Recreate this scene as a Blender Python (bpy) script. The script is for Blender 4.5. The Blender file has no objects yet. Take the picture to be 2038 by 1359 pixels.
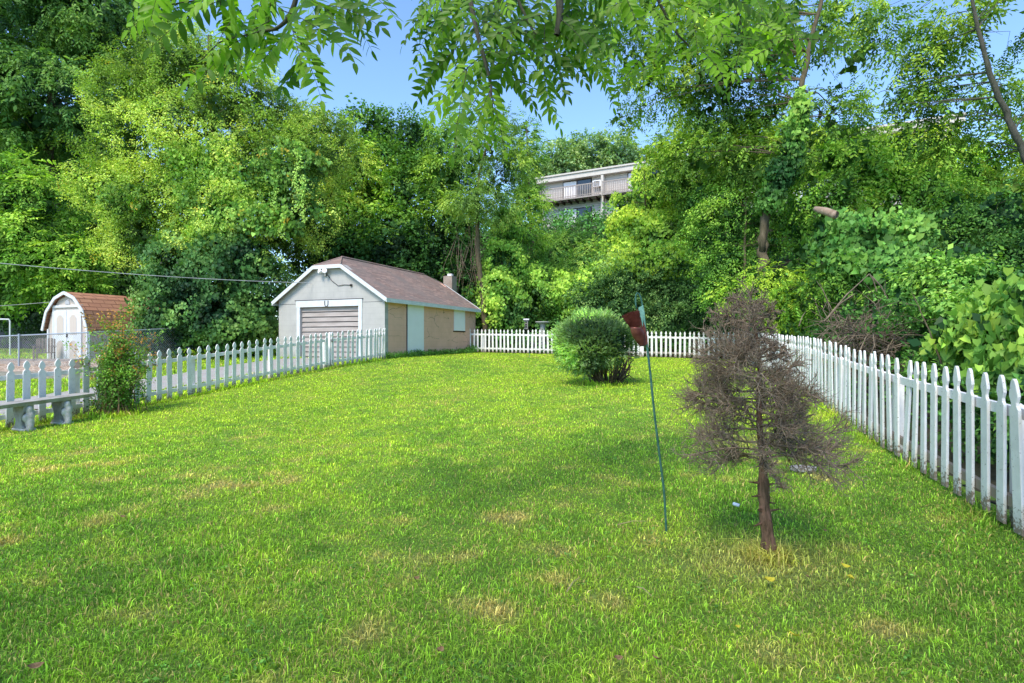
import bpy, math, time
import numpy as np
from mathutils import Vector, Matrix
T0 = time.time()
SC = bpy.context.scene
COL = SC.collection
F, CX, CY, CAMZ = 1120.0, 1019.0, 679.5, 1.45
PI = math.pi

def P(px, py, Y):
    """point seen at photo pixel (px,py) at depth Y"""
    return np.array([(px-CX)/F*Y, Y, CAMZ-(py-CY)/F*Y])

# ------------------------------------------------------------------ terrain
_D = np.array([(0,0,0),(0,2.4,0),(3.5,3.98,.12),(4.6,7.05,.24),(5.36,9.9,.43),(7,15,.58),(9.18,22.4,.72),(4,24.2,.83),(-1.96,26.5,.95),
 (-4.4,19.5,.85),(-5.45,16.8,.66),(-6.46,14.2,.42),(-7.3,12,.2),(-7.9,10.4,.08),(-8.36,9.3,0.0),(-9.5,7,-.1),(-9,3,-.1),(-12,13,.12),
 (-16.4,20.8,.72),(-10,20,.72),(-12,17,.42),(-16.5,16.5,.35),(-22,22,.85),(-18,30,.95),(-26,12,.1),(-12,30,1.1),(2,13,.47),(-2,9,.17),(1,7,.16),(12,4,.3),(5,-3,0),(-6,-4,-.05),(-26,30,1.0),(12,30,1.1)], float)
def _phi(r): return r**3
_n = len(_D)
_A = np.zeros((_n+3, _n+3))
_r = np.linalg.norm(_D[:,None,:2]-_D[None,:,:2], axis=2)
_A[:_n,:_n] = _r**1.0 * -1 + np.eye(_n)*-.15
_A[:_n,_n:] = np.c_[np.ones(_n), _D[:,:2]]; _A[_n:,:_n] = _A[:_n,_n:].T
_W = np.linalg.solve(_A, np.r_[_D[:,2], 0,0,0])
def sstep(t): t = np.clip(t,0,1); return t*t*(3-2*t)
def dist_b(x,y): return (x+1.96)*.345+(y-26.5)*.939
def dist_r(x,y): return (x-2.33)*.956-y*.293
def zt(x, y):
    x = np.asarray(x,float); y = np.asarray(y,float); sh = np.broadcast(x,y).shape
    xf = np.broadcast_to(x,sh).ravel(); yf = np.broadcast_to(y,sh).ravel()
    xc = np.clip(xf,-26,12); yc = np.clip(yf,-5,30)
    out = np.zeros(len(xf))
    for i in range(0,len(xf),40000):
        a = xc[i:i+40000]; b = yc[i:i+40000]
        r = np.hypot(a[:,None]-_D[:,0], b[:,None]-_D[:,1])
        r = np.sqrt(r*r+.6)
        out[i:i+40000] = -(r@_W[:_n]) + _W[_n]+_W[_n+1]*a+_W[_n+2]*b
    d = np.maximum(0, np.maximum(dist_b(xf,yf)-.8, .8*(dist_r(xf,yf)-1.2)))
    hill = 10.6*sstep(d/25)*sstep((xf+16)/12)
    out = out+hill
    return out.reshape(sh) if sh else float(out[0])
def zz(x,y): return float(zt(np.array([x]),np.array([y]))[0])
# correct mild smoothing offset
_off = np.mean(_D[:,2]-zt(_D[:,0],_D[:,1])*1.0) if False else 0.0

# ------------------------------------------------------------------ mesh helpers
def raw_mesh(name, V, loops, starts, totals, mat, cols=None, smooth=False):
    me = bpy.data.meshes.new(name)
    V = np.ascontiguousarray(V, dtype=np.float32)
    me.vertices.add(len(V)); me.vertices.foreach_set('co', V.ravel())
    me.loops.add(len(loops)); me.loops.foreach_set('vertex_index', np.ascontiguousarray(loops, dtype=np.int32))
    me.polygons.add(len(starts)); me.polygons.foreach_set('loop_start', np.ascontiguousarray(starts, dtype=np.int32))
    if smooth: me.polygons.foreach_set('use_smooth', np.ones(len(starts), dtype=bool))
    me.update(calc_edges=True)
    if cols is not None:
        a = me.color_attributes.new('Col', 'FLOAT_COLOR', 'POINT')
        c = np.ones((len(V),4), dtype=np.float32); c[:,:3] = cols
        a.data.foreach_set('color', c.ravel())
    if mat: me.materials.append(mat)
    return me

def link(name, me, parent=None, loc=None, rotz=None):
    o = bpy.data.objects.new(name, me); COL.objects.link(o)
    if parent is not None: o.parent = parent
    if loc is not None: o.location = tuple(float(v) for v in loc)
    if rotz is not None: o.rotation_euler = (0,0,rotz)
    return o
def tag(o, label, cat, group=None, kind=None):
    if label: o['label'] = label
    if cat: o['category'] = cat
    if group: o['group'] = group
    if kind: o['kind'] = kind
    return o
def thing(name, label, cat, loc=(0,0,0), rotz=0, group=None):
    return tag(link(name, None, None, loc, rotz), label, cat, group)

class MB:
    """collect polygons into one mesh"""
    def __init__(s): s.v=[]; s.f=[]
    def add(s, vs, fs):
        n=len(s.v); s.v += [tuple(map(float,p)) for p in vs]; s.f += [tuple(i+n for i in f) for f in fs]; return s
    def box(s, x0,x1,y0,y1,z0,z1):
        return s.add([(x0,y0,z0),(x1,y0,z0),(x1,y1,z0),(x0,y1,z0),(x0,y0,z1),(x1,y0,z1),(x1,y1,z1),(x0,y1,z1)],
                     [(0,3,2,1),(4,5,6,7),(0,1,5,4),(1,2,6,5),(2,3,7,6),(3,0,4,7)])
    def prism(s, poly, d, o=(0,0,0)):
        """poly: list of 3d points (planar), d: extrusion vector"""
        n=len(poly); p=np.array(poly,float)+np.array(o); q=p+np.array(d,float)
        return s.add(list(p)+list(q), [tuple(range(n))[::-1], tuple(range(n,2*n))]+[(i,(i+1)%n,n+(i+1)%n,n+i) for i in range(n)])
    def tube(s, path, rad, k=8, cap=True):
        v,f = tube(path, rad, k, cap); return s.add(v,f)
    def beam(s, a, b, w, h):
        a=Vector(a); b=Vector(b); d=(b-a).normalized(); u=Vector((0,0,1))
        if abs(d.z)>.95: u=Vector((1,0,0))
        x=d.cross(u).normalized()*w/2; y=x.cross(d).normalized()*h/2
        vs=[a-x-y,a+x-y,a+x+y,a-x+y,b-x-y,b+x-y,b+x+y,b-x+y]
        return s.add(vs,[(0,3,2,1),(4,5,6,7),(0,1,5,4),(1,2,6,5),(2,3,7,6),(3,0,4,7)])
    def build(s, name, mat, parent=None, smooth=False, bevel=0):
        me = bpy.data.meshes.new(name); me.from_pydata(s.v,[],s.f); me.update()
        import bmesh
        bm=bmesh.new(); bm.from_mesh(me); bmesh.ops.recalc_face_normals(bm, faces=bm.faces); bm.to_mesh(me); bm.free()
        if smooth:
            for p in me.polygons: p.use_smooth=True
        me.materials.append(mat)
        o=link(name, me, parent)
        if bevel:
            m=o.modifiers.new('b','BEVEL'); m.width=bevel; m.segments=2; m.limit_method='ANGLE'
        return o

def tube(path, rad, k=6, cap=True):
    path=np.array(path,float); n=len(path); rad=np.broadcast_to(rad,(n,)).astype(float)
    tg=np.gradient(path,axis=0); tg/=np.linalg.norm(tg,axis=1)[:,None]+1e-9
    u=np.array([0,0,1.]) if abs(tg[0,2])<.9 else np.array([1.,0,0])
    vs=[]; 
    for i in range(n):
        x=np.cross(tg[i],u); x/=np.linalg.norm(x)+1e-9; y=np.cross(x,tg[i]); u=y
        for j in range(k):
            a=2*PI*j/k; vs.append(path[i]+rad[i]*(math.cos(a)*x+math.sin(a)*y))
    fs=[(i*k+j,i*k+(j+1)%k,(i+1)*k+(j+1)%k,(i+1)*k+j) for i in range(n-1) for j in range(k)]
    if cap: fs += [tuple(range(k))[::-1], tuple(range((n-1)*k,n*k))]
    return vs,fs

class Tubes:
    """many thin tubes as one fast numpy mesh"""
    def __init__(s): s.V=[]; s.Q=[]; s.n=0
    def add(s, path, rad, k=4):
        v,f = tube(path, rad, k, False); s.V.append(np.array(v)); s.Q.append(np.array(f)+s.n); s.n+=len(v)
    def build(s, name, mat, parent=None, smooth=True):
        V=np.concatenate(s.V); Q=np.concatenate(s.Q)
        me=raw_mesh(name,V,Q.ravel(),np.arange(len(Q))*4,None,mat,smooth=smooth)
        return link(name,me,parent)

# ------------------------------------------------------------------ materials
def newmat(name):
    m=bpy.data.materials.new(name); m.use_nodes=True; nt=m.node_tree; b=nt.nodes['Principled BSDF']; return m,nt,b
def N(nt,t,**k):
    n=nt.nodes.new(t)
    for a,v in k.items():
        if a.startswith('_'): setattr(n,a[1:],v)
        else: n.inputs[a.replace('__',' ')].default_value=v
    return n
def ramp(nt, fac, stops):
    r=nt.nodes.new('ShaderNodeValToRGB'); nt.links.new(fac,r.inputs[0]); e=r.color_ramp.elements
    while len(e)<len(stops): e.new(.5)
    for i,(p,c) in enumerate(stops): e[i].position=p; e[i].color=(*c,1) if len(c)==3 else c
    return r.outputs[0]
def noise(nt, vec, scale, detail=4, rough=.55, dist=0):
    n=N(nt,'ShaderNodeTexNoise'); n.inputs['Scale'].default_value=scale; n.inputs['Detail'].default_value=detail
    n.inputs['Roughness'].default_value=rough; n.inputs['Distortion'].default_value=dist
    if vec is not None: nt.links.new(vec,n.inputs['Vector'])
    return n.outputs['Fac']
def mixc(nt, fac, a, b, mode='MIX'):
    n=nt.nodes.new('ShaderNodeMix'); n.data_type='RGBA'; n.blend_type=mode
    for s,v in ((n.inputs[0],fac),(n.inputs[6],a),(n.inputs[7],b)):
        if isinstance(v,(int,float)): s.default_value=v
        elif isinstance(v,tuple): s.default_value=(*v,1)
        else: nt.links.new(v,s)
    return n.outputs[2]
def math_(nt, op, a, b=0):
    n=nt.nodes.new('ShaderNodeMath'); n.operation=op
    for s,v in ((n.inputs[0],a),(n.inputs[1],b)):
        if isinstance(v,(int,float)): s.default_value=v
        else: nt.links.new(v,s)
    return n.outputs[0]
def bump(nt, h, b, strength=.3, dist=.02):
    n=nt.nodes.new('ShaderNodeBump'); n.inputs['Strength'].default_value=strength; n.inputs['Distance'].default_value=dist
    nt.links.new(h,n.inputs['Height']); nt.links.new(n.outputs[0],b.inputs['Normal'])
def objco(nt, scale=(1,1,1)):
    t=nt.nodes.new('ShaderNodeTexCoord'); m=nt.nodes.new('ShaderNodeMapping'); m.inputs['Scale'].default_value=scale
    nt.links.new(t.outputs['Object'],m.inputs[0]); return m.outputs[0]
def simple(name, c1, c2, scale=6, rough=.7, bs=.2, bd=.01, stretch=(1,1,1), detail=5, spec=.3, metal=0):
    m,nt,b=newmat(name); v=objco(nt,stretch); f=noise(nt,v,scale,detail,.6)
    c=ramp(nt,f,[(.3,c1),(.7,c2)]); nt.links.new(c,b.inputs['Base Color']); b.inputs['Roughness'].default_value=rough
    b.inputs['Specular IOR Level'].default_value=spec; b.inputs['Metallic'].default_value=metal
    if bs: bump(nt,noise(nt,v,scale*4,4,.6),b,bs,bd)
    return m
def leafmat(name, trans=.4, rough=.5, spec=.25, gain=1.0, tint=(1.2,.95)):
    m,nt,b=newmat(name)
    a=nt.nodes.new('ShaderNodeVertexColor'); a.layer_name='Col'
    g=nt.nodes.new('ShaderNodeNewGeometry')
    c=mixc(nt,1.0,a.outputs[0],(gain*tint[0],gain,gain*tint[1]),'MULTIPLY')
    nt.links.new(c,b.inputs['Base Color']); b.inputs['Roughness'].default_value=rough; b.inputs['Specular IOR Level'].default_value=spec
    t=nt.nodes.new('ShaderNodeBsdfTranslucent'); tc=mixc(nt,1.0,c,(1.15,1.3,.5),'MULTIPLY'); nt.links.new(tc,t.inputs[0])
    mx=nt.nodes.new('ShaderNodeMixShader'); mx.inputs[0].default_value=trans
    nt.links.new(b.outputs[0],mx.inputs[1]); nt.links.new(t.outputs[0],mx.inputs[2])
    nt.links.new(mx.outputs[0],nt.nodes['Material Output'].inputs[0]); return m

M_leaf=leafmat('leaf_foliage',.28,.6,.15,1.45)
M_gloss=leafmat('leaf_glossy',.22,.5,.2,1.35)
M_near=leafmat('leaf_backlit',.5,.45,.3,1.1,(1.15,.8))
M_needle=leafmat('juniper_foliage',.4,.65,.15,2.1,(1.15,1.1))
M_grass=leafmat('grass_blades',.35,.6,.12,2.15,(1.22,.85))

def bark(name,c1,c2,sc=5):
    m,nt,b=newmat(name); v=objco(nt,(1,1,.22)); f=noise(nt,v,sc*3,6,.7,.6); l=noise(nt,objco(nt),1.4,3)
    c=ramp(nt,f,[(.32,c1),(.68,c2)]); c=mixc(nt,math_(nt,'MULTIPLY',l,.5),c,(.07,.09,.03)); nt.links.new(c,b.inputs['Base Color'])
    b.inputs['Roughness'].default_value=.9; b.inputs['Specular IOR Level'].default_value=.15; bump(nt,f,b,.8,.03); return m
M_bark=bark('bark_brown',(.07,.05,.035),(.22,.16,.11))
M_barkg=bark('bark_grey',(.05,.045,.04),(.16,.14,.12))
M_deadbark=bark('bark_dead_reddish',(.03,.016,.012),(.42,.21,.15),11)
M_twig=simple('dead_twigs',(.15,.105,.075),(.44,.325,.225),30,.85,0)
M_darktwig=simple('dark_twigs',(.05,.035,.025),(.12,.085,.06),20,.85,0)
M_rosestem=simple('reddish_stems',(.12,.07,.04),(.3,.2,.11),20,.7,0)

def paint_white():
    m,nt,b=newmat('white_fence_paint'); v=objco(nt); 
    oi=nt.nodes.new('ShaderNodeObjectInfo')
    add=nt.nodes.new('ShaderNodeVectorMath'); add.operation='ADD'; cmb=nt.nodes.new('ShaderNodeCombineXYZ')
    nt.links.new(math_(nt,'MULTIPLY',oi.outputs['Random'],37.0),cmb.inputs[0]); nt.links.new(v,add.inputs[0]); nt.links.new(cmb.outputs[0],add.inputs[1]); v2=add.outputs[0]
    f=noise(nt,v2,9,5,.65); c=ramp(nt,f,[(.3,(.80,.755,.72)),(.7,(.95,.905,.87))])
    tone=math_(nt,'MULTIPLY',oi.outputs['Random'],.18); c=mixc(nt,tone,c,(.5,.5,.52))
    t=nt.nodes.new('ShaderNodeSeparateXYZ'); nt.links.new(v,t.inputs[0])
    low=math_(nt,'SUBTRACT',1.0,math_(nt,'MULTIPLY',t.outputs[2],5.0)); low=math_(nt,'MAXIMUM',low,0.0)
    fine=noise(nt,v2,40,5,.7); chip=math_(nt,'GREATER_THAN',math_(nt,'ADD',fine,math_(nt,'MULTIPLY',low,.25)),.652)
    dirt=math_(nt,'MULTIPLY',low,.6); c=mixc(nt,dirt,c,(.3,.29,.22)); c=mixc(nt,chip,c,(.25,.19,.14))
    nt.links.new(c,b.inputs['Base Color']); b.inputs['Roughness'].default_value=.6; bump(nt,noise(nt,objco(nt,(12,12,1.2)),6,4),b,.25,.004); return m
M_fence=paint_white()

# ------------------------------------------------------------------ noise in numpy
class SN:
    def __init__(s, seed, n=10, lo=.6, hi=2.2):
        r=np.random.default_rng(seed); k=r.normal(size=(n,3)); k/=np.linalg.norm(k,axis=1)[:,None]
        s.k=k*r.uniform(lo,hi,(n,1)); s.p=r.uniform(0,2*PI,n); s.n=n
    def __call__(s,p,f=1.0): return np.sin(p@(s.k.T*f*2*PI)+s.p).sum(1)/math.sqrt(s.n)*.9    # ~N(0,.63)

# ------------------------------------------------------------------ leaf templates
def nrm(a): return a/(np.linalg.norm(a,axis=-1,keepdims=True)+1e-9)
def t_diamond(base,d,n,L,W,fold=.18):
    s=np.cross(d,n); mid=base+d*L*.45
    return np.array([base,mid+s*W/2+n*fold*W, base+d*L-n*.12*L, mid-s*W/2+n*fold*W])
def t_pinnate(seed,pairs=5,ll=.3,lw=.12,droop=.35):
    r=np.random.default_rng(seed); out=[]
    for i in range(pairs*2+1):
        t=(i//2+1)/(pairs+.6); y=t; z=-droop*t*t
        base=np.array([0,y,z]); 
        if i==pairs*2: d=np.array([r.normal()*.1,.8,-.5])
        else: sd=1 if i%2 else -1; d=np.array([sd*(.75+r.normal()*.12),.5+r.normal()*.15,-.25-droop*.6+r.normal()*.2])
        d=nrm(d); n=nrm(np.array([r.normal()*.35,r.normal()*.35,1])); n=nrm(n-d*np.dot(n,d))
        out.append(t_diamond(base,d,n,ll*r.uniform(.75,1.15),lw*r.uniform(.8,1.2)))
    V=np.concatenate(out); return V,np.arange(len(V)).reshape(-1,4)
def t_broad(seed,n=7,ll=.38,lw=.22,spread=.5):
    r=np.random.default_rng(seed); out=[]
    for i in range(n):
        base=np.array([r.normal()*spread*.4, i/n, r.normal()*spread*.25])
        d=nrm(np.array([r.normal()*.8,.4+r.normal()*.4,-.35+r.normal()*.35])); nn=nrm(np.array([r.normal()*.5,r.normal()*.5,1])); nn=nrm(nn-d*np.dot(nn,d))
        out.append(t_diamond(base,d,nn,ll*r.uniform(.7,1.2),lw*r.uniform(.8,1.2)))
    V=np.concatenate(out); return V,np.arange(len(V)).reshape(-1,4)
def heart(base,d,n,L,W):
    s=np.cross(d,n)
    pts=[(0,0,0),(.5,-.12,.10),(.46,.42,.08),(0,1,-.12),(-.46,.42,.08),(-.5,-.12,.10)]
    return np.array([base+s*a*W+d*b*L+n*c*L for a,b,c in pts])
def t_vine(seed,n=6,L=.3,W=.3):
    r=np.random.default_rng(seed); out=[]; F_=[]
    for i in range(n):
        base=np.array([r.uniform(-.5,.5),r.uniform(-.5,.5),r.uniform(-.15,.2)])
        d=nrm(np.array([r.normal()*.35,-1,.25+r.normal()*.3])); nn=nrm(np.array([r.normal()*.35,.35+r.normal()*.25,1])); nn=nrm(nn-d*np.dot(nn,d))
        k=r.uniform(.65,1.25); out.append(heart(base,d,nn,L*k,W*k)); o=i*6; F_+= [(o,o+1,o+2,o+3),(o,o+3,o+4,o+5)]
    return np.concatenate(out),np.array(F_)
def t_needle(seed,n=11):
    r=np.random.default_rng(seed); out=[]
    for i in range(n):
        t=i/n; sd=1 if i%2 else -1
        base=np.array([0,t*.8,0]); d=nrm(np.array([sd*.55*(1-t)+r.normal()*.15,1,.2+r.normal()*.25])); nn=nrm(np.array([r.normal()*.6,0,1])); nn=nrm(nn-d*np.dot(nn,d))
        out.append(t_diamond(base,d,nn,.42*(1-.4*t),.085))
    V=np.concatenate(out); return V,np.arange(len(V)).reshape(-1,4)
TM={'pinnate':[t_pinnate(i) for i in range(4)],'ash':[t_pinnate(20+i,4,.36,.15,.5) for i in range(4)],'broad':[t_broad(i) for i in range(5)],
    'small':[t_broad(40+i,11,.24,.13,.6) for i in range(5)],'vine':[t_vine(i) for i in range(5)],'needle':[t_needle(i) for i in range(4)],
    'core':[t_broad(70+i,4,.8,.6,.8) for i in range(3)]}

class Leaves:
    def __init__(s): s.V=[];s.Q=[];s.C=[];s.n=0
    def scatter(s,kind,pos,axis,nor,scale,cols,seed=0,jit=.16):
        r=np.random.default_rng(seed+77); T=TM[kind]; pick=r.integers(0,len(T),len(pos))
        axis=nrm(axis); nor=nrm(nor-axis*(nor*axis).sum(1,keepdims=True)); side=np.cross(axis,nor)
        scale=np.broadcast_to(scale,(len(pos),))
        for t,(tv,tf) in enumerate(T):
            m=pick==t
            if not m.any(): continue
            R=np.stack([side[m],axis[m],nor[m]],axis=1)*scale[m][:,None,None]   # rows = local axes
            v=np.einsum('vj,mjk->mvk',tv,R)+pos[m][:,None,:]
            k=len(tv); mm=m.sum()
            q=tf[None]+(np.arange(mm)*k)[:,None,None]+s.n
            per=6 if kind=='vine' else 4
            lj=np.exp(r.normal(0,jit,(mm,k//per,1)))*np.ones((1,1,1)); lj=np.repeat(lj,per,axis=1)
            yl=r.normal(0,jit*.5,(mm,k//per,1)); yl=np.repeat(yl,per,axis=1)
            c=cols[m][:,None,:]*lj; c=c*np.concatenate([1+yl,1+yl*.2,1-yl*.5],axis=2)
            s.V.append(v.reshape(-1,3).astype(np.float32)); s.Q.append(q.reshape(-1,4)); s.C.append(c.reshape(-1,3).astype(np.float32)); s.n+=mm*k
    def build(s,name,mat,parent=None):
        V=np.concatenate(s.V);Q=np.concatenate(s.Q);C=np.clip(np.concatenate(s.C),0.003,.9)
        if parent is not None and parent.location.length>0: V=V-np.array(parent.location)[None]
        me=raw_mesh(name,V,Q.ravel(),np.arange(len(Q))*4,None,mat,C)
        return link(name,me,parent)

def puff_fill(L, puffs, kind, dens, scale, cols, seed, gap=.0, core=1.0, droop=.5, shell=.35, gapf=.55, back=.35, yellow=0.0, floor=False):
    """puffs: (x,y,z,rx,ry,rz). cols: (light, mid, dark)"""
    r=np.random.default_rng(seed); sn=SN(seed+5,12,.5,2.0); big=SN(seed+9,8,.3,.9)
    cl,cm,cd=[np.array(c) for c in cols]
    for i,p in enumerate(puffs):
        c=np.array(p[:3]); rr=np.array(p[3:6]); rm=rr.mean(); area=4*PI*rm*rm
        n=int(dens*area); u=nrm(r.normal(size=(n,3))); 
        keep=(u[:,1]<.25)|(r.random(n)<back); u=u[keep]; n=len(u)
        lump=1+.16*SN(seed+i*3,10,.5,1.3)(u*1.2)
        rad=(1-shell*r.random(n)**1.3)*lump
        pos=c+u*rr*rad[:,None]
        g=sn(pos/scale*.16*(gapf/.55)+0); g2=big(pos*.35)
        k=g>(-1.0+gap*1.6); pos=pos[k];u=u[k];g=g[k];g2=g2[k];rad=rad[k];n=len(pos)
        if floor:
            zf=zt(pos[:,0],pos[:,1]); k=pos[:,2]>zf+.02; pos=pos[k];u=u[k];g=g[k];g2=g2[k];rad=rad[k];n=len(pos)
        if n==0: continue
        if kind=='vine':
            nor=u*1.0+r.normal(size=(n,3))*.45+np.array([0,-.1,.35]); ax=np.array([0,0,1.])+r.normal(size=(n,3))*.3
        elif kind=='needle':
            ax=u*1.0+np.array([0,0,.35])+r.normal(size=(n,3))*.35; nor=r.normal(size=(n,3))*.5+np.array([0,0,1.])
        else:
            ax=u*np.array([1,1,.6])+np.array([0,0,-droop*.5])+r.normal(size=(n,3))*.45; nor=np.array([0,0,1.])+u*.4+r.normal(size=(n,3))*.3
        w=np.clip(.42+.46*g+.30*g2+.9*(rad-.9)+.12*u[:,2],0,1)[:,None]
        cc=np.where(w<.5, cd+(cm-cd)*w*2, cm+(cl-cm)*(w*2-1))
        cc=cc*np.exp(r.normal(0,.12,(n,1)))
        if yellow>0:
            ym=r.random(n)<yellow; cc[ym]=np.array([.42,.38,.05])*np.exp(r.normal(0,.2,(ym.sum(),1)))
        L.scatter(kind,pos,ax,nor,scale*np.exp(r.normal(0,.22,n)),cc,seed+i)
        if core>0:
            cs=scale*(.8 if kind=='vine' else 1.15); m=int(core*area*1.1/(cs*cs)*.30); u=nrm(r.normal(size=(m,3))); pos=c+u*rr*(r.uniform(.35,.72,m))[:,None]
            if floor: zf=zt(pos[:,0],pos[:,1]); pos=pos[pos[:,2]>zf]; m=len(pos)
            if m: L.scatter('core',pos,r.normal(size=(m,3)),r.normal(size=(m,3)),cs,np.tile(cd*.8,(m,1)),seed+i+500)  # inner leaves coloured darker still, painting the shade deep inside the crown

def px_puffs(lst):
    """(px,py,Y,rpx,rpy[,depth radius m]) -> world puffs"""
    out=[]
    for q in lst:
        px,py,Y,rx,rz=q[:5]; ry=q[5] if len(q)>5 else rx/F*Y
        c=P(px,py,Y); out.append((c[0],c[1],c[2],rx/F*Y,ry,rz/F*Y))
    return out

def limbs(T, base, puffs, r0, seed, sub=4, top=None):
    """trunk from base list of points; limbs into the puffs"""
    r=np.random.default_rng(seed); path=np.array(base,float); n=len(path)
    # refine trunk path
    t=np.linspace(0,1,n); tt=np.linspace(0,1,n*5); pp=np.stack([np.interp(tt,t,path[:,i]) for i in range(3)],1)
    pp[1:-1]+=r.normal(0,r0*.12,(len(tt)-2,3)); rad=r0*(1-.72*tt)*(1+r.normal(0,.05,len(tt))); rad[0]*=1.35
    T.add(pp,rad,10)
    for p in puffs:
        c=np.array(p[:3]); rr=np.array(p[3:6]); d=np.linalg.norm(pp-c,axis=1)+ (pp[:,2]>c[2])*3
        i=max(2,int(np.argmin(d+ np.abs(pp[:,2]-(c[2]-rr[2]*.8))*.5))); a=pp[i]
        for k in range(sub):
            e=c+nrm(r.normal(size=3))*rr*.75; m1=a+(e-a)*.35+np.array([0,0,.12*np.linalg.norm(e-a)])*r.uniform(.3,1); m2=a+(e-a)*.7+r.normal(0,.15,3)+np.array([0,0,.1*np.linalg.norm(e-a)])
            T.add([a,m1,m2,e],np.array([.22,.15,.09,.03])*r0*r.uniform(.6,1.1)*(1-.4*i/len(pp)),6)

def tree(name,label,cat,base,puffs,kind,dens,scale,cols,seed,r0=.2,gap=.1,core=1.,mat=None,bmat=None,group=None,sub=3,shell=.35,droop=.5,trunkpts=None,floor=False,yellow=0,crown='crown',back=.35,gapf=.55):
    root=thing(name,label,cat,base,0,group)
    L=Leaves(); puff_fill(L,puffs,kind,dens,scale,cols,seed,gap,core,droop,shell,gapf,back,yellow,floor); L.build(crown,mat or M_leaf,root)
    if r0>0:
        T=Tubes(); b=np.array(base)
        tp=[np.array(q)-b for q in trunkpts] if trunkpts else None
        pf=[tuple(np.array(q[:3])-b)+tuple(q[3:]) for q in puffs]
        if tp is None:
            top=max(q[2] for q in pf); cxy=np.mean([q[:2] for q in pf],axis=0); tp=[(0,0,-.2),(cxy[0]*.2,cxy[1]*.2,top*.35),(cxy[0]*.6,cxy[1]*.6,top*.7),(cxy[0],cxy[1],top)]
        limbs(T,tp,pf,r0,seed,sub); T.build('trunk' if r0>.08 else 'stem',bmat or M_bark,root)
    return root

# ------------------------------------------------------------------ camera, world, sun
cam=bpy.data.cameras.new('camera'); co=bpy.data.objects.new('camera',cam); COL.objects.link(co); SC.camera=co
co.location=(0,0,CAMZ); co.rotation_euler=(PI/2,0,0); cam.sensor_width=36; cam.lens=F/2038*36; cam.clip_end=1500; cam.clip_start=.05
SUN_EL, SUN_AZ = math.radians(52), math.radians(208)      # azimuth of the sun, clockwise from +Y
w=bpy.data.worlds.new('World'); SC.world=w; w.use_nodes=True; nt=w.node_tree
sky=nt.nodes.new('ShaderNodeTexSky'); sky.sky_type='NISHITA'; sky.sun_disc=False; sky.sun_elevation=SUN_EL; sky.sun_rotation=SUN_AZ
sky.air_density=1.0; sky.dust_density=.25; sky.ozone_density=2.6; sky.altitude=200
bg=nt.nodes['Background']; sm_=nt.nodes.new('ShaderNodeMix'); sm_.data_type='RGBA'; sm_.blend_type='MULTIPLY'; sm_.inputs[0].default_value=1; sm_.inputs[7].default_value=(.84,.94,1.02,1); nt.links.new(sky.outputs[0],sm_.inputs[6]); nt.links.new(sm_.outputs[2],bg.inputs[0]); bg.inputs[1].default_value=.34
sl=bpy.data.lights.new('sun','SUN'); sl.energy=4.6; sl.angle=math.radians(20); sl.color=(1,.92,.78)
so=bpy.data.objects.new('sun',sl); COL.objects.link(so)
sd=Vector((math.sin(SUN_AZ)*math.cos(SUN_EL),math.cos(SUN_AZ)*math.cos(SUN_EL),math.sin(SUN_EL)))
so.rotation_euler=(-sd).to_track_quat('-Z','Y').to_euler()
SC.view_settings.view_transform='Standard'; SC.view_settings.look='None'; SC.view_settings.exposure=0; SC.view_settings.gamma=1
SC.render.engine='CYCLES'; SC.cycles.max_bounces=8; SC.cycles.diffuse_bounces=4; SC.cycles.transmission_bounces=6; SC.cycles.use_denoising=True
SC.cycles.sample_clamp_indirect=6

# ------------------------------------------------------------------ ground sheets
def grid_sheet(name,xs,ys,off,mask,mat,colf=None,kind='structure'):
    X,Y=np.meshgrid(xs,ys,indexing='xy'); Z=zt(X,Y)+off; nx,ny=len(xs),len(ys)
    V=np.stack([X,Y,Z],-1).reshape(-1,3); i,j=np.meshgrid(np.arange(nx-1),np.arange(ny-1),indexing='xy')
    a=(j*nx+i).ravel(); Q=np.stack([a,a+1,a+1+nx,a+nx],1)
    if mask is not None:
        cx=(xs[i.ravel()]+xs[i.ravel()+1])/2; cy=(ys[j.ravel()]+ys[j.ravel()+1])/2; Q=Q[mask(cx,cy)]
        used=np.unique(Q); rm=np.zeros(len(V),int); rm[used]=np.arange(len(used)); V=V[used]; Q=rm[Q]
    cols=colf(V[:,0],V[:,1]) if colf else None
    me=raw_mesh(name,V,Q.ravel(),np.arange(len(Q))*4,None,mat,cols,smooth=True)
    o=link(name,me); tag(o,None,None,None,kind); return o
M_soil=simple('forest_floor',(.018,.022,.01),(.06,.05,.03),1.5,.95,.6,.05)
def spaced(lo,hi,c0,c1,step):
    a=[c0]; s=step
    mid=np.arange(c0,c1,step)
    up=[];v=c1;s=step
    while v<hi: up.append(v); s*=1.18; v+=s
    up.append(hi); dn=[];v=c0-step;s=step
    while v>lo: dn.append(v); s*=1.18; v-=s
    dn.append(lo); return np.array(sorted(set(dn))+list(mid)+up)
g=grid_sheet('ground',spaced(-500,500,-30,32,.7),spaced(-200,700,-6,60,.7),-.06,None,M_soil)

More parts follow.
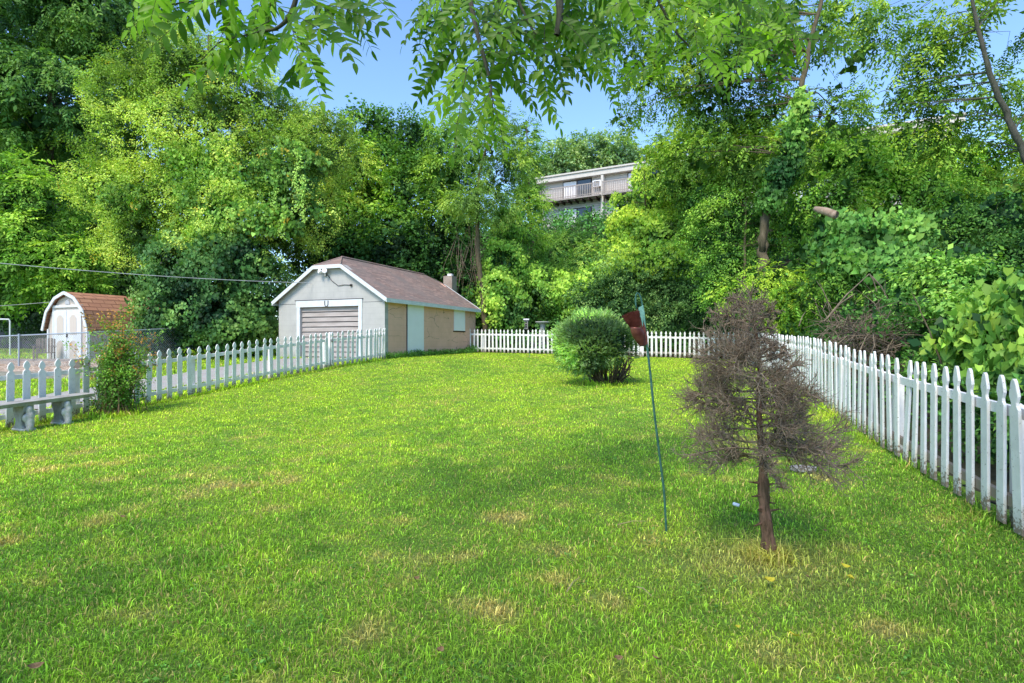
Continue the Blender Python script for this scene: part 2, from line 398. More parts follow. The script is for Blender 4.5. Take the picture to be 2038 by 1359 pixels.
pn=SN(3,10,.25,.9); pn2=SN(4,12,1.,2.6); pn3=SN(6,12,3.,6.); pn4=SN(8,8,.1,.35)
C_BR=np.array([.27,.43,.04]); C_GR=np.array([.17,.33,.04]); C_DK=np.array([.10,.23,.03]); C_DRY=np.array([.36,.32,.14])
def lawncol(x,y):
    p=np.stack([x,y,np.zeros_like(x)],1); a=pn(p*.5); b=pn2(p*.55); c=pn3(p*.6); d=pn4(p*1.)
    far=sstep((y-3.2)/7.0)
    wv=np.clip(.42+.20*a+.20*b+.22*c+.46*far-.25*sstep((x-1.2)/2.5)*sstep((9-y)/5),0,1)[:,None]  # random patches, plus nearer lawn darkened to paint in overhanging tree shade
    col=np.where(wv<.5,C_DK+(C_GR-C_DK)*wv*2,C_GR+(C_BR-C_GR)*(wv*2-1))
    dry=np.clip((b*.5+c*.6-.1*a-.44),0,1)[:,None]*1.1*(1-.72*far[:,None])
    tr=np.exp(-((x-1.55)**2/.35+(y-3.55)**2/.2))[:,None]*.6
    return col+(C_DRY-col)*np.clip(dry+tr,0,.85)
def mat_lawn():
    m,nt,b=newmat('lawn_ground'); a=nt.nodes.new('ShaderNodeVertexColor'); a.layer_name='Col'; v=objco(nt)
    f=noise(nt,v,55,5,.75); f2=noise(nt,v,9,4,.7)
    c=mixc(nt,ramp(nt,f,[(.35,(.75,)*3),(.62,(.0,)*3)]),a.outputs[0],(.05,.06,.018))
    c=mixc(nt,math_(nt,'MULTIPLY',f2,.3),c,(.2,.2,.07))
    nt.links.new(c,b.inputs['Base Color']); b.inputs['Roughness'].default_value=.95; b.inputs['Specular IOR Level'].default_value=.1; bump(nt,f,b,.6,.02); return m
lawn_mask=lambda x,y:(dist_b(x,y)<.35)&((dist_r(x,y)<.2))&(y<60)
lawn=grid_sheet('lawn',spaced(-60,14,-12,12,.15),spaced(-12,44,-3,27,.15),-.012,lawn_mask,mat_lawn(),lawncol)

# driveway of pale gravel beyond the left fence
def drive_mask(x,y):
    # centre line from (-13,4) via (-10.9,12.3) to the garage door
    cxp=np.interp(y,[-10,4,12.3,17,21.5],[-14,-12.6,-10.3,-8.4,-6.7]); wd=np.interp(y,[0,12,17,21],[1.1,1.15,1.5,1.7]); return (np.abs(x-cxp)<wd)&(y<21.0)
def mat_gravel():
    m,nt,b=newmat('gravel'); v=objco(nt); vo=N(nt,'ShaderNodeTexVoronoi'); vo.inputs['Scale'].default_value=28; nt.links.new(v,vo.inputs['Vector'])
    c=mixc(nt,.45,ramp(nt,noise(nt,v,3,5,.7),[(.3,(.30,.27,.23)),(.7,(.50,.46,.42))]),vo.outputs['Color'],'MULTIPLY'); c=mixc(nt,.35,c,(.48,.44,.40))
    nt.links.new(c,b.inputs['Base Color']); b.inputs['Roughness'].default_value=.95; bump(nt,vo.outputs['Distance'],b,.7,.02); return m
grid_sheet('driveway',np.arange(-16,-3,.12),np.arange(-4,21.3,.12),.012,drive_mask,mat_gravel())

# ------------------------------------------------------------------ grass blades
def blades(name,n,sampler,h,wf,seed,colf=lawncol,label=None,lean=.8):
    r=np.random.default_rng(seed); x,y=sampler(r,n); n=len(x); z=zt(x,y)-.012
    dist=np.hypot(x,y); H=h*np.exp(r.normal(0,.35,n))*(1+.25*pn2(np.stack([x,y,0*x],1)*.8)); H=np.clip(H,.012,.2)
    W=wf*(.6+dist/5.5)*np.exp(r.normal(0,.2,n)); az=r.uniform(0,2*PI,n); ln=np.abs(r.normal(0,lean,n)); 
    d=np.stack([np.cos(az),np.sin(az)],1); s=np.stack([-np.sin(az+r.normal(0,.6,n)),np.cos(az)],1)
    b=np.stack([x,y,z],1); up=np.array([0,0,1.])
    m=b.copy(); m[:,2]+=H*.6; m[:,:2]+=d*(H*ln*.35)[:,None]
    t=b.copy(); t[:,2]+=H*(1-.3*np.clip(ln,0,2)); t[:,:2]+=d*(H*ln*1.1)[:,None]
    sw=np.zeros((n,3)); sw[:,:2]=s*W[:,None]/2
    V=np.stack([b-sw,b+sw,m+sw*.8,m-sw*.8,t],1).reshape(-1,3)
    i=np.arange(n)*5; loops=np.stack([i,i+1,i+2,i+3,i+3,i+2,i+4],1).ravel(); st=np.stack([np.arange(n)*7,np.arange(n)*7+4],1).ravel()
    c=colf(x,y)*np.exp(r.normal(0,.42,(n,1)))*1.0
    dr=r.random(n)<(.12-.06*sstep((dist-4)/6)+.22*np.clip(pn2(np.stack([x,y,0*x],1)*.55)*.5,0,1)); c[dr]=C_DRY*np.exp(r.normal(0,.3,(dr.sum(),1)))
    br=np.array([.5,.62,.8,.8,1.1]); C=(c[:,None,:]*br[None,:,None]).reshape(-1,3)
    me=raw_mesh(name,V,loops,st,None,M_grass,np.clip(C,0,.9)); o=link(name,me); return tag(o,label,'grass',None,'stuff')
GARC=np.array([-4.52,20.0]); GS=np.array([.375,.927]); GF=np.array([-.927,.375])
def in_garage(x,y,m=0.02):
    a=(x-GARC[0])*GS[0]+(y-GARC[1])*GS[1]; b=(x-GARC[0])*GF[0]+(y-GARC[1])*GF[1]; return (a>-m)&(a<7.4+m)&(b>-m)&(b<4.9+m)
def samp_main(r,n):
    # density falls with distance
    y=((r.random(n)*((26.8**.45)-(1.7**.45))+1.7**.45))**(1/.45); x=r.uniform(-1,1,n)*(y*.97+.8)
    k=(dist_b(x,y)<.15)&(dist_r(x,y)<.12)&(x>-11.97+.388*y-.1)&~in_garage(x,y); return x[k],y[k]
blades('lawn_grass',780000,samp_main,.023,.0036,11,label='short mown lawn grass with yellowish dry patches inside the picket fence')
def samp_tuft(r,n):
    c=np.array([(DB0[0],DB0[1],.14)]*4+[(RB0[0],RB0[1],.4)]*6+[(2.15,13.0,.5)]*4); i=r.integers(0,len(c),n); a=r.uniform(0,2*PI,n); q=np.abs(r.normal(.5,.35,n)); x=c[i,0]+np.cos(a)*q*c[i,2]; y=c[i,1]+np.sin(a)*q*c[i,2]
    m=int(n*.8); t=r.uniform(2.2,22,m); xr=2.33+.306*t-.02-np.abs(r.normal(0,.09,m)); t2=r.uniform(8,19,m); x2=-11.97+.388*t2+np.abs(r.normal(0,.08,m)); cl=SN(91,8,.6,2.)(np.c_[t,t*0,t*0])>-.1
    return np.r_[x,xr[cl],x2],np.r_[y,t[cl],t2]
DB0=P(1530,1098,3.62); RB0=np.array([-7.35,10.45])
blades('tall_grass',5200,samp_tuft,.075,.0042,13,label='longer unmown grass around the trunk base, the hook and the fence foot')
def samp_left(r,n):
    y=r.uniform(7,44,n)**1.0; x=-12.0+.388*y-.15-r.random(n)**1.5*26; k=(x>-y*1.05-1)&~drive_mask(x,y)&~in_garage(x,y)&(dist_b(x,y)<.1)&~((x>-19.5)&(x<-12.2)&(y>16.4)&(y<20.3)); return x[k],y[k]
blades('side_yard_grass',130000,samp_left,.06,.0055,12,label='grass of the side yard and neighbouring lawn beyond the left fence')

# ------------------------------------------------------------------ picket fences
def picket_mesh(w,H,seed,flat=False):
    r=np.random.default_rng(seed); hw=w/2; k=H
    if flat: prof=[(hw,0),(hw,.80*k),(.62*hw,.825*k),(.60*hw,.845*k),(.98*hw,.885*k),(.93*hw,.91*k),(.45*hw,.985*k),(.15*hw,k)]
    else: prof=[(hw,0),(hw,.82*k),(.85*hw,.835*k),(.5*hw,.85*k),(.46*hw,.865*k),(.88*hw,.90*k),(.9*hw,.92*k),(.72*hw,.955*k),(.2*hw,.995*k),(0,k)]
    pts=[(x,-.0105,z) for x,z in prof]+[(-x,-.0105,z) for x,z in reversed(prof) if x>0]
    m=MB(); m.prism(pts,(0,.021,0)); me=bpy.data.meshes.new('picket'); me.from_pydata(m.v,[],m.f)
    import bmesh
    bm=bmesh.new(); bm.from_mesh(me); bmesh.ops.recalc_face_normals(bm,faces=bm.faces)
    bmesh.ops.bevel(bm,geom=[e for e in bm.edges if abs(e.verts[0].co.y-e.verts[1].co.y)<1e-6],offset=.0025,segments=1,affect='EDGES')
    bm.to_mesh(me); bm.free(); me.materials.append(M_fence); return me
def picket_fence(name,label,a,b,s,w,seed,posts,inside,H=1.07,cat='fence',rails=(.16,.76),flat=False,group='white picket fences around the lawn',lift=0):
    r=np.random.default_rng(seed); a=np.array(a,float); b=np.array(b,float); Ln=np.linalg.norm(b-a); d=(b-a)/Ln; ang=math.atan2(d[1],d[0])
    base=(a[0],a[1],zz(*a)); root=thing(name,label,cat,base,0,group); nn=np.array([-d[1],d[0]])*(1 if inside else -1)   # pickets on that side of the rails
    ms=[picket_mesh(w,H*k,i,flat) for i,k in enumerate((1,.985,1.01,.995))]
    n=int(Ln/s)+1; pts=a+d*(np.arange(n)*s)[:,None]; zs=zt(pts[:,0],pts[:,1])-base[2]+.02+lift
    for i in range(n):
        q=pts[i]+nn*.032; o=link('picket',ms[r.integers(4)],root,(q[0]-base[0]+r.normal()*.002,q[1]-base[1],zs[i]+r.normal(0,.006)))
        o.rotation_euler=(r.normal(0,.012),r.normal(0,.014)+(r.random()<.05)*r.normal(0,.04),ang+r.normal(0,.02))
    for k,rh in enumerate(rails):
        R=MB(); step=max(1,int(2.3/s)); idx=list(range(0,n,step)); 
        if idx[-1]!=n-1: idx.append(n-1)
        for i,j in zip(idx[:-1],idx[1:]):
            A=pts[i]-base[:2]; B=pts[j]-base[:2]; R.beam((A[0]-d[0]*.02*0,A[1],zs[i]+rh*H),(B[0],B[1],zs[j]+rh*H+r.normal(0,.006)),.038,.075)
        R.build('rail',M_fence,root)
    for t in posts:
        q=a+d*t-nn*.07; z=zz(*q)-base[2]; pm=MB(); h=H*(.96 if cat=='gate' else .78)+lift; pm.box(-.045,.045,-.045,.045,-.05,h); pm.add([(-.045,-.045,h),(.045,-.045,h),(.045,.045,h),(-.045,.045,h),(0,0,h+.05)],[(0,1,4),(1,2,4),(2,3,4),(3,0,4)])
        o=pm.build('post',M_fence,root); o.location=(q[0]-base[0],q[1]-base[1],z); o.rotation_euler=(0,0,ang)
    return root
fl=lambda y:(-11.97+.388*y,y)
picket_fence('picket_fence','white picket fence from behind the stone bench to the gate before the garage',fl(8.0),fl(16.7),.238,.11,1,[.1,2.5,4.9,7.2,9.3],False)
gate=picket_fence('picket_gate','white picket gate between square posts in front of the garage door',fl(16.9),fl(18.9),.238,.11,2,[0.0,2.05],False,cat='gate',group='white picket gates')
M_hinge=simple('hinge_metal',(.15,.15,.15),(.3,.3,.3),20,.5,0,metal=.6)
for zh in (.16,.78): hg=MB(); hg.box(-.02,.03,-.05,.02,zh,zh+.08); hg.build('hinge',M_hinge,gate)
picket_fence('picket_fence','short white picket fence section butting against the garage corner',fl(19.05),(-4.46,19.72),.2,.10,3,[],False)
picket_fence('picket_fence','long white picket fence along the rear of the lawn behind the clipped juniper',(-1.93,26.35),(9.05,22.45),.188,.085,4,[.6,3.0,5.4,7.8,10.2],False)
picket_fence('picket_fence','weathered white picket fence running down the right side below the overgrown bank',(9.18,22.4),(2.33+.306*1.9,1.9),.231,.10,5,[.1,2.4,4.8,7.2,9.6,12,14.4,16.8,19.2],False,flat=True)

# ------------------------------------------------------------------ garage
M_gwhite=None
def mat_blockpaint(name,c1,c2,cm,axes,sc=(2.5,1),crack=0.0):
    m,nt,b=newmat(name); t=nt.nodes.new('ShaderNodeTexCoord'); sp=nt.nodes.new('ShaderNodeSeparateXYZ'); cb=nt.nodes.new('ShaderNodeCombineXYZ')
    nt.links.new(t.outputs['Object'],sp.inputs[0]); nt.links.new(sp.outputs[axes],cb.inputs[0]); nt.links.new(sp.outputs[2],cb.inputs[1])
    br=N(nt,'ShaderNodeTexBrick'); nt.links.new(cb.outputs[0],br.inputs['Vector']); br.inputs['Scale'].default_value=1; br.inputs['Brick Width'].default_value=.41; br.inputs['Row Height'].default_value=.205
    br.inputs['Mortar Size'].default_value=.006; br.inputs['Color1'].default_value=(1,1,1,1); br.inputs['Color2'].default_value=(.96,.96,.96,1); br.inputs['Mortar'].default_value=(.0,.0,.0,1); br.inputs['Mortar Smooth'].default_value=.6
    f=noise(nt,t.outputs['Object'],1.6,7,.65); c=ramp(nt,f,[(.3,c1),(.7,c2)])
    c=mixc(nt,.14,c,br.outputs['Color'],'MULTIPLY')
    low=math_(nt,'MAXIMUM',0.0,math_(nt,'SUBTRACT',1.0,math_(nt,'MULTIPLY',sp.outputs[2],2.2))); low=math_(nt,'MULTIPLY',low,noise(nt,t.outputs['Object'],4,5,.7))
    c=mixc(nt,low,c,(.06,.06,.03))
    if crack:
        nz=N(nt,'ShaderNodeTexNoise'); nz.inputs['Scale'].default_value=2.2; nz.inputs['Detail'].default_value=6; nt.links.new(t.outputs['Object'],nz.inputs['Vector'])
        vm=nt.nodes.new('ShaderNodeVectorMath'); vm.operation='SCALE'; vm.inputs['Scale'].default_value=.35; nt.links.new(nz.outputs['Color'],vm.inputs[0])
        ad=nt.nodes.new('ShaderNodeVectorMath'); ad.operation='ADD'; nt.links.new(cb.outputs[0],ad.inputs[0]); nt.links.new(vm.outputs[0],ad.inputs[1])
        mp=nt.nodes.new('ShaderNodeMapping'); mp.inputs['Scale'].default_value=(.55,1.5,1); nt.links.new(ad.outputs[0],mp.inputs[0])
        vo=N(nt,'ShaderNodeTexVoronoi'); vo.feature='DISTANCE_TO_EDGE'; vo.inputs['Scale'].default_value=1.0; nt.links.new(mp.outputs[0],vo.inputs['Vector'])
        ck=math_(nt,'LESS_THAN',vo.outputs['Distance'],.0055); ck=math_(nt,'MULTIPLY',ck,math_(nt,'GREATER_THAN',noise(nt,t.outputs['Object'],1.3,2),.47)); c=mixc(nt,math_(nt,'MULTIPLY',ck,crack),c,(.08,.055,.045))
    nt.links.new(c,b.inputs['Base Color']); b.inputs['Roughness'].default_value=.85; b.inputs['Specular IOR Level'].default_value=.2
    h=mixc(nt,.5,br.outputs['Color'],noise(nt,t.outputs['Object'],30,4)); bump(nt,h,b,.25,.006); return m
def mat_shingle(name,c1,c2,c3,ax=0,bw=.3,rh=.14,scale=1,mort=.012):
    m,nt,b=newmat(name); t=nt.nodes.new('ShaderNodeTexCoord'); sp=nt.nodes.new('ShaderNodeSeparateXYZ'); cb=nt.nodes.new('ShaderNodeCombineXYZ')
    nt.links.new(t.outputs['Object'],sp.inputs[0]); nt.links.new(sp.outputs[ax],cb.inputs[0]); nt.links.new(sp.outputs[2],cb.inputs[1])
    br=N(nt,'ShaderNodeTexBrick'); nt.links.new(cb.outputs[0],br.inputs['Vector']); br.inputs['Scale'].default_value=scale; br.inputs['Brick Width'].default_value=bw; br.inputs['Row Height'].default_value=rh
    br.inputs['Mortar Size'].default_value=mort; br.inputs['Color1'].default_value=(*c1,1); br.inputs['Color2'].default_value=(*c2,1); br.inputs['Mortar'].default_value=(*[v*.35 for v in c3],1)
    f=noise(nt,t.outputs['Object'],1.1,7,.7); c=mixc(nt,ramp(nt,f,[(.38,(0,0,0)),(.68,(.9,.9,.9))]),br.outputs['Color'],c3)
    g2=noise(nt,t.outputs['Object'],60,3,.7); c=mixc(nt,.5,c,ramp(nt,g2,[(.3,(.55,.55,.55)),(.7,(1.25,1.2,1.2))]),'MULTIPLY')
    nt.links.new(c,b.inputs['Base Color']); b.inputs['Roughness'].default_value=.92; b.inputs['Specular IOR Level'].default_value=.15; bump(nt,br.outputs['Fac'],b,-.5,.01); return m
M_gw=mat_blockpaint('painted_white_blocks',(.42,.40,.375),(.51,.485,.455),(0,0,0),1)
M_gb=mat_blockpaint('painted_brown_blocks',(.76,.42,.31),(.88,.51,.385),(0,0,0),0,crack=.65)
M_shing=mat_shingle('brown_asphalt_shingles',(.27,.18,.15),(.45,.30,.245),(.23,.19,.17),0,.33,.07,1,.006)
M_trim=simple('white_trim_paint',(.62,.63,.64),(.74,.75,.76),5,.6,.1,.003)
M_board=simple('white_board',(.88,.84,.85),(.94,.90,.91),2,.7,.05,.002)
M_doorg=simple('faded_garage_door_boards',(.32,.27,.24),(.46,.40,.37),2.5,.8,.3,.004,(1,.6,4))
M_dark=simple('dark_gap',(.02,.018,.016),(.035,.03,.028),10,.9,0)
GZ=.62
gar=thing('garage','low block garage with brown shingle roof, white front and grey-brown overhead door','garage',(GARC[0],GARC[1],GZ),math.atan2(GS[1],GS[0]))
# local frame: x along the brown side wall, y along the front (to the left), z up from GZ
WW,LL=4.88,7.4; ez=3.03-GZ; zc=4.33-GZ; rz=4.62-GZ; cy0,cy1=2.44-.63,2.44+.63; yc=2.44
d0,d1,dt=1.12,3.82,2.75-GZ
fw=MB(); th=.2
fw.prism([(0,0,-.2),(0,d0,-.2),(0,d0,dt),(0,d1,dt),(0,d1,-.2),(0,WW,-.2),(0,WW,ez),(0,cy1,zc-.05),(0,cy0,zc-.05),(0,0,ez)],(th,0,0)); fw.build('front_wall',M_gw,gar)
bw_=MB(); bw_.prism([(LL-th,0,-.2),(LL-th,WW,-.2),(LL-th,WW,ez),(LL-th,cy1,zc-.05),(LL-th,cy0,zc-.05),(LL-th,0,ez)],(th,0,0)); bw_.build('rear_wall',M_gb,gar)
sw=MB(); sw.box(th+.002,LL-th-.002,0.004,th,-.2,ez); sw.build('side_wall',M_gb,gar)['label']='brown painted cracked block side wall'
sw=MB(); sw.box(th+.002,LL-th-.002,WW-th,WW-.004,-.2,ez); sw.build('side_wall',M_gb,gar)
# roof: gable with clipped ends
oe=.17; of=.16; sl_=(rz-ez)/(yc); ze=ez-oe*sl_+.06; rz2=rz+.06; hz=ze+(cy0+oe)*sl_
def Rz(y): return ze+(min(y,WW-y)+oe)*(rz2-ze)/(yc+oe)
hzv=Rz(cy0)
f0,f1=-of,LL+of; ri=.85
A=[(f0,-oe,ze),(f1,-oe,ze),(f1,cy0,hzv),(f1-ri,yc,rz2),(f0+ri,yc,rz2),(f0,cy0,hzv)]
B=[(x,WW-y,z) for x,y,z in A]; Fh=[(f0,cy0,hzv),(f0+ri,yc,rz2),(f0,cy1,hzv)]; Bh=[(f1,cy0,hzv),(f1,cy1,hzv),(f1-ri,yc,rz2)]
rf=MB()
rf.add(A+[(x,y,z-.05) for x,y,z in A],[(0,1,2,3,4,5),(11,10,9,8,7,6)]+[(i,6+i,6+(i+1)%6,(i+1)%6) for i in range(6)])
rf.add(B+[(x,y,z-.05) for x,y,z in B],[(5,4,3,2,1,0),(6,7,8,9,10,11)]+[(i,(i+1)%6,6+(i+1)%6,6+i) for i in range(6)])
rf.add(Fh+Bh,[(0,1,2),(3,4,5)])
roof=rf.build('roof',M_shing,gar)
rc=MB(); rc.tube([(f0+ri,yc,rz2+.005),(f1-ri,yc,rz2+.005)],.05,6)
for (p,q) in (((f0,cy0,hzv),(f0+ri,yc,rz2)),((f0,cy1,hzv),(f0+ri,yc,rz2)),((f1,cy0,hzv),(f1-ri,yc,rz2)),((f1,cy1,hzv),(f1-ri,yc,rz2))): rc.tube([p,q],.035,5)
rc.build('ridge_cap',M_shing,roof)
# fascias
fz=MB()
for xx in (f0-.012,f1+.012):
    fz=MB(); fz.beam((xx,-oe-.01,ze-.06),(xx,cy0,hzv-.055),.03,.13); fz.beam((xx,WW+oe+.01,ze-.06),(xx,cy1,hzv-.055),.03,.13); fz.beam((xx,cy0-.02,hzv-.06),(xx,cy1+.02,hzv-.06),.034,.13); fz.build('rake_board',M_trim,gar)
fz=MB(); fz.box(f0-.02,f1+.02,-oe-.03,-oe+.0,ze-.14,ze+.005); fz.build('fascia',M_trim,gar); fz=MB(); fz.box(f0,f1,WW+oe,WW+oe+.03,ze-.14,ze+.005); fz.build('fascia',M_trim,gar)
so_=MB(); so_.box(f0+.03,f1-.03,-oe+.003,.0,ze-.12,ze-.10); so_.build('soffit',simple('soffit_paint',(.3,.3,.29),(.4,.4,.38),3,.8,0),gar)
# front frame + door
fr=MB(); fr.box(-.03,-.002,d0-.15,d0,-.2,dt); fr.box(-.03,-.002,d1,d1+.15,-.2,dt); fr.box(-.034,-.002,d0-.16,d1+.18,dt,dt+.24); fr.build('door_frame',M_trim,gar)
dr=MB(); dr.box(-.04,-.002,d0-.2,d1+.24,dt+.245,dt+.265); dr.build('drip_cap',M_dark,gar)
gd=MB(); nb=12; bh=(dt+.12)/nb
for i in range(nb):
    z0=-.12+i*bh; gd.prism([(.07,d0,z0+.012),(.105,d0,z0+bh-.012),(.14,d0,z0+bh-.012),(.14,d0,z0+.012)],(0,d1-d0,0))
gdo=gd.build('overhead_door',M_doorg,gar)
gk=MB(); gk.box(.13,.17,d0,d1,-.15,dt); gk.build('door_backing',M_dark,gdo)
hs=MB(); yc_=2.55; hp=[(-.045,yc_+.075*math.cos(a),dt+.13-.04+.09*math.sin(a)) for a in np.linspace(PI,2*PI,12)]
hp=[(-.045,yc_-.075,dt+.22)]+hp+[(-.045,yc_+.075,dt+.22)]; hs.tube(hp,.014,6); hs.build('horseshoe',M_dark,gar)
sm__=MB(); sm__.box(-.004,-.0005,.02,WW-.02,ez-.16,ez-.148); sm__.build('gable_seam',M_dark,gar)
# boards on the side
sdp=MB(); sdp.box(1.44,2.62,-.035,-.001,.27,2.9-GZ); sdb=sdp.build('boarded_door',M_board,gar,bevel=.004)
se=MB(); se.box(1.405,1.435,-.025,-.001,.22,2.92-GZ); se.build('door_edge',M_dark,gar)
wp=MB(); wp.box(5.2,6.25,-.035,-.001,1.93-GZ,2.86-GZ); wp.build('boarded_window',M_board,gar,bevel=.004)
wp=MB(); wp.box(5.15,6.3,-.02,-.0005,1.88-GZ,1.925-GZ); wp.build('window_sill',M_dark,gar)
# chimney
M_chim=mat_blockpaint('chimney_blocks',(.22,.16,.13),(.45,.38,.32),(0,0,0),1)
ch=MB(); ch.box(7.62,8.12,1.38,1.86,1.2,4.68-GZ); cho=ch.build('chimney',M_chim,gar); ch=MB(); ch.box(7.78,7.98,1.5,1.72,4.68-GZ,4.80-GZ); ch.build('chimney_flue',M_board,cho)
ch=MB(); ch.box(7.57,7.62,1.33,1.91,3.6-GZ,4.0-GZ); ch.build('flashing',simple('flashing_metal',(.4,.4,.42),(.6,.6,.62),8,.4,0,metal=.5),cho)
# flood light
fy,fzz=2.62,4.08-GZ
fl1=MB(); fl1.box(-.06,-.002,fy-.06,fy+.06,fzz-.2,fzz-.06); flo=fl1.build('flood_light',simple('light_bracket',(.2,.2,.2),(.35,.35,.35),10,.5,0),gar)
for s,dy in ((0,.10),(1,-.10)):
    lm=MB(); c0=np.array([-.05,fy+dy*.5,fzz-.05]); dd=nrm(np.array([-.8,dy*4,.15])); lm.tube([c0,c0+dd*.06,c0+dd*.13,c0+dd*.19,c0+dd*.195],[.03,.045,.075,.095,.08],12); lm.build('lamp',M_board,flo,smooth=True)
wr=MB(); wr.tube([(-.02,fy-.05,fzz-.1),(-.02,fy-.3,fzz-.38),(-.02,fy-.6,fzz-.58),(-.02,fy-.85,fzz-.55),(-.02,fy-1.15,fzz-.57)],.01,5); wr.build('cable',M_dark,gar)
wr=MB(); wr.box(-.05,-.002,fy-1.22,fy-1.14,fzz-.62,fzz-.54); wr.build('cable_bracket',M_dark,gar)

# ------------------------------------------------------------------ overhead cables
def cable(name,label,a,b,sag,r=.008):
    a=np.array(a);b=np.array(b); n=24; t=np.linspace(0,1,n); pp=a[None]+(b-a)[None]*t[:,None]; pp[:,2]-=sag*4*t*(1-t); o=pp[0].copy(); m=MB(); m.tube(pp-o,r,5); ob=m.build(name,simple(name+'_sheath',(.3,.3,.3),(.5,.5,.5),3,.6,0)); ob.location=o; tag(ob,label,'cable')
cable('power_cable','thin pale cable sagging from the left edge to the garage gable',P(-160,508,14.5),P(620,563,21.15),.12,.011)
cable('clothes_line','thin pale line running from the left edge to the small barn-shaped shed',P(-120,614,20),P(100,601,21.4),.03,.009)

# ------------------------------------------------------------------ barn-roofed shed
th_=math.radians(22); SX=np.array([-15.28,20.3]); shz=zz(*SX)-.05
shed=thing('garden_shed','small beige barn-shaped shed with white arched doors and tan shingle roof','shed',(SX[0],SX[1],shz),-th_+PI/2)
# local x = into depth (side), local y = to the left along the front
SW,SL=2.35,3.2; k=2.62
prof=[(0,0),(0,1.28),(-.10,1.30),(.17,1.95),(.62,2.46),(SW/2,2.66)]
wallp=[(0,0,0),(0,0,1.3),(0,.2,1.9),(0,.65,2.38),(0,SW/2,2.56),(0,SW-.65,2.38),(0,SW-.2,1.9),(0,SW,1.3),(0,SW,0)]
M_beige=simple('beige_siding',(.52,.44,.38),(.60,.52,.45),14,.8,.2,.004,(1,6,.4))
m_=MB(); m_.prism(wallp,(.06,0,0)); m_.prism(wallp,(.06,0,0),(SL-.06,0,0)); m_.box(.065,SL-.065,0,.05,0,1.3); m_.box(.065,SL-.065,SW-.05,SW,0,1.3); m_.build('wall',M_beige,shed)
rp=[(-.12,1.28),(.12,1.97),(.62,2.46),(SW/2,2.66)]; rp=rp+[(SW-y,z) for y,z in rp[:-1]][::-1]
m_=MB()
for (y0,z0),(y1,z1) in zip(rp[:-1],rp[1:]):
    m_.add([(-.12,y0,z0),(SL+.1,y0,z0),(SL+.1,y1,z1),(-.12,y1,z1),(-.12,y0,z0-.04),(SL+.1,y0,z0-.04),(SL+.1,y1,z1-.04),(-.12,y1,z1-.04)],[(0,1,2,3),(7,6,5,4),(0,3,7,4),(1,5,6,2)])
m_.build('roof',mat_shingle('tan_shingles',(.52,.27,.16),(.44,.21,.125),(.36,.17,.11),0,.42,.15,1,.014),shed)
m_=MB()
for (y0,z0),(y1,z1) in zip(rp[:-1],rp[1:]): m_.beam((-.14,y0,z0-.04),(-.14,y1,z1-.04),.035,.11)
m_.build('roof_trim',M_trim,shed)
def arch(y0,y1,z0,z1): c=(y1-y0)*.3; return [(0,y0,z0),(0,y1,z0),(0,y1,z1-c),(0,y1-c,z1),(0,y0+c,z1),(0,y0,z1-c)]
for i in range(2):
    a=.42+i*.76; b=a+.74
    m_=MB(); m_.box(-.045,-.003,a,b,.08,1.98); dd=m_.build('door',M_trim,shed)
    for (u,v) in ((.22,.86),(1.08,1.80)):
        m_=MB(); m_.prism(arch(a+.17,b-.17,u,v),(-.006,0,0),(-.046,0,0)); m_.build('panel',M_beige,dd)
m_=MB(); m_.box(-.05,-.002,.34,.415,.0,2.08); m_.box(-.05,-.002,1.925,2.0,.0,2.08); m_.box(-.06,-.002,.30,2.04,2.085,2.17); m_.box(-.04,-.002,0,.08,0,1.3); m_.box(-.04,-.002,SW-.08,SW,0,1.3); m_.build('door_trim',M_trim,shed)
m_=MB(); m_.prism(arch(SW/2-.13,SW/2+.13,2.2,2.36),(-.02,0,0),(-.003,0,0)); m_.build('vent',simple('vent_grey',(.4,.4,.42),(.5,.5,.52),6,.6,0),shed)
m_=MB(); m_.box(-.09,-.047,1.10,1.13,.98,1.16); m_.build('door_handle',M_dark,shed)

# ------------------------------------------------------------------ neighbour house behind the trees, far left
M_sid=mat_shingle('blue_grey_siding',(.12,.14,.17),(.13,.15,.18),(.10,.12,.14),0,9,.14,1,.01)
hs_=thing('house','grey clapboard house glimpsed under the trees beyond the chain link fence','house',(-46,44,zz(-46,44)),0)
m_=MB(); m_.box(0,17,0,8,-.5,3.1); m_.build('wall',M_sid,hs_)
m_=MB(); m_.prism([(0-.3,-.4,3.0),(0-.3,4,5.4),(-.3,8.4,3.0)],(17.6,0,0)); m_.build('roof',simple('grey_roof',(.08,.08,.08),(.13,.12,.12),4,.9,.3,.02),hs_)
for wx in (4,9.5): m_=MB(); m_.box(wx,wx+1.1,-.04,-.003,1.0,2.2); m_.build('window',M_dark,hs_)

# ------------------------------------------------------------------ chain link fence
M_galv=simple('galvanised_steel',(.35,.38,.42),(.5,.53,.57),15,.45,0,metal=.5)
cl=thing('chain_link_fence','galvanised chain link fence with top rail in front of the barn-shaped shed','fence',(-24,19.6,zz(-24,19.6)))
ca=[np.array([-24,19.8,1.53]),P(0,669,19.0),P(175,661.5,18.0),P(355,653,21.0)]; cb0=np.array(cl.location)
m_=MB(); m_.tube([c-cb0 for c in ca],.022,8); m_.build('top_rail',M_galv,cl)
for c in (ca[0],ca[1]+np.array([.9,-.3,.04]),ca[2]+np.array([.05,0,0])):
    gz=zz(c[0],c[1]); m_=MB(); m_.tube([(c[0]-cb0[0],c[1]-cb0[1],gz-.1-cb0[2]),(c[0]-cb0[0],c[1]-cb0[1],c[2]-cb0[2]+.04)],.028,8); m_.build('post',M_galv,cl)
Tm=Tubes()
cpts=np.array(ca); seg=np.r_[0,np.cumsum(np.linalg.norm(np.diff(cpts[:,:2],axis=0),axis=1))]
def cat_(s): return np.array([np.interp(s,seg,cpts[:,i]) for i in range(3)])
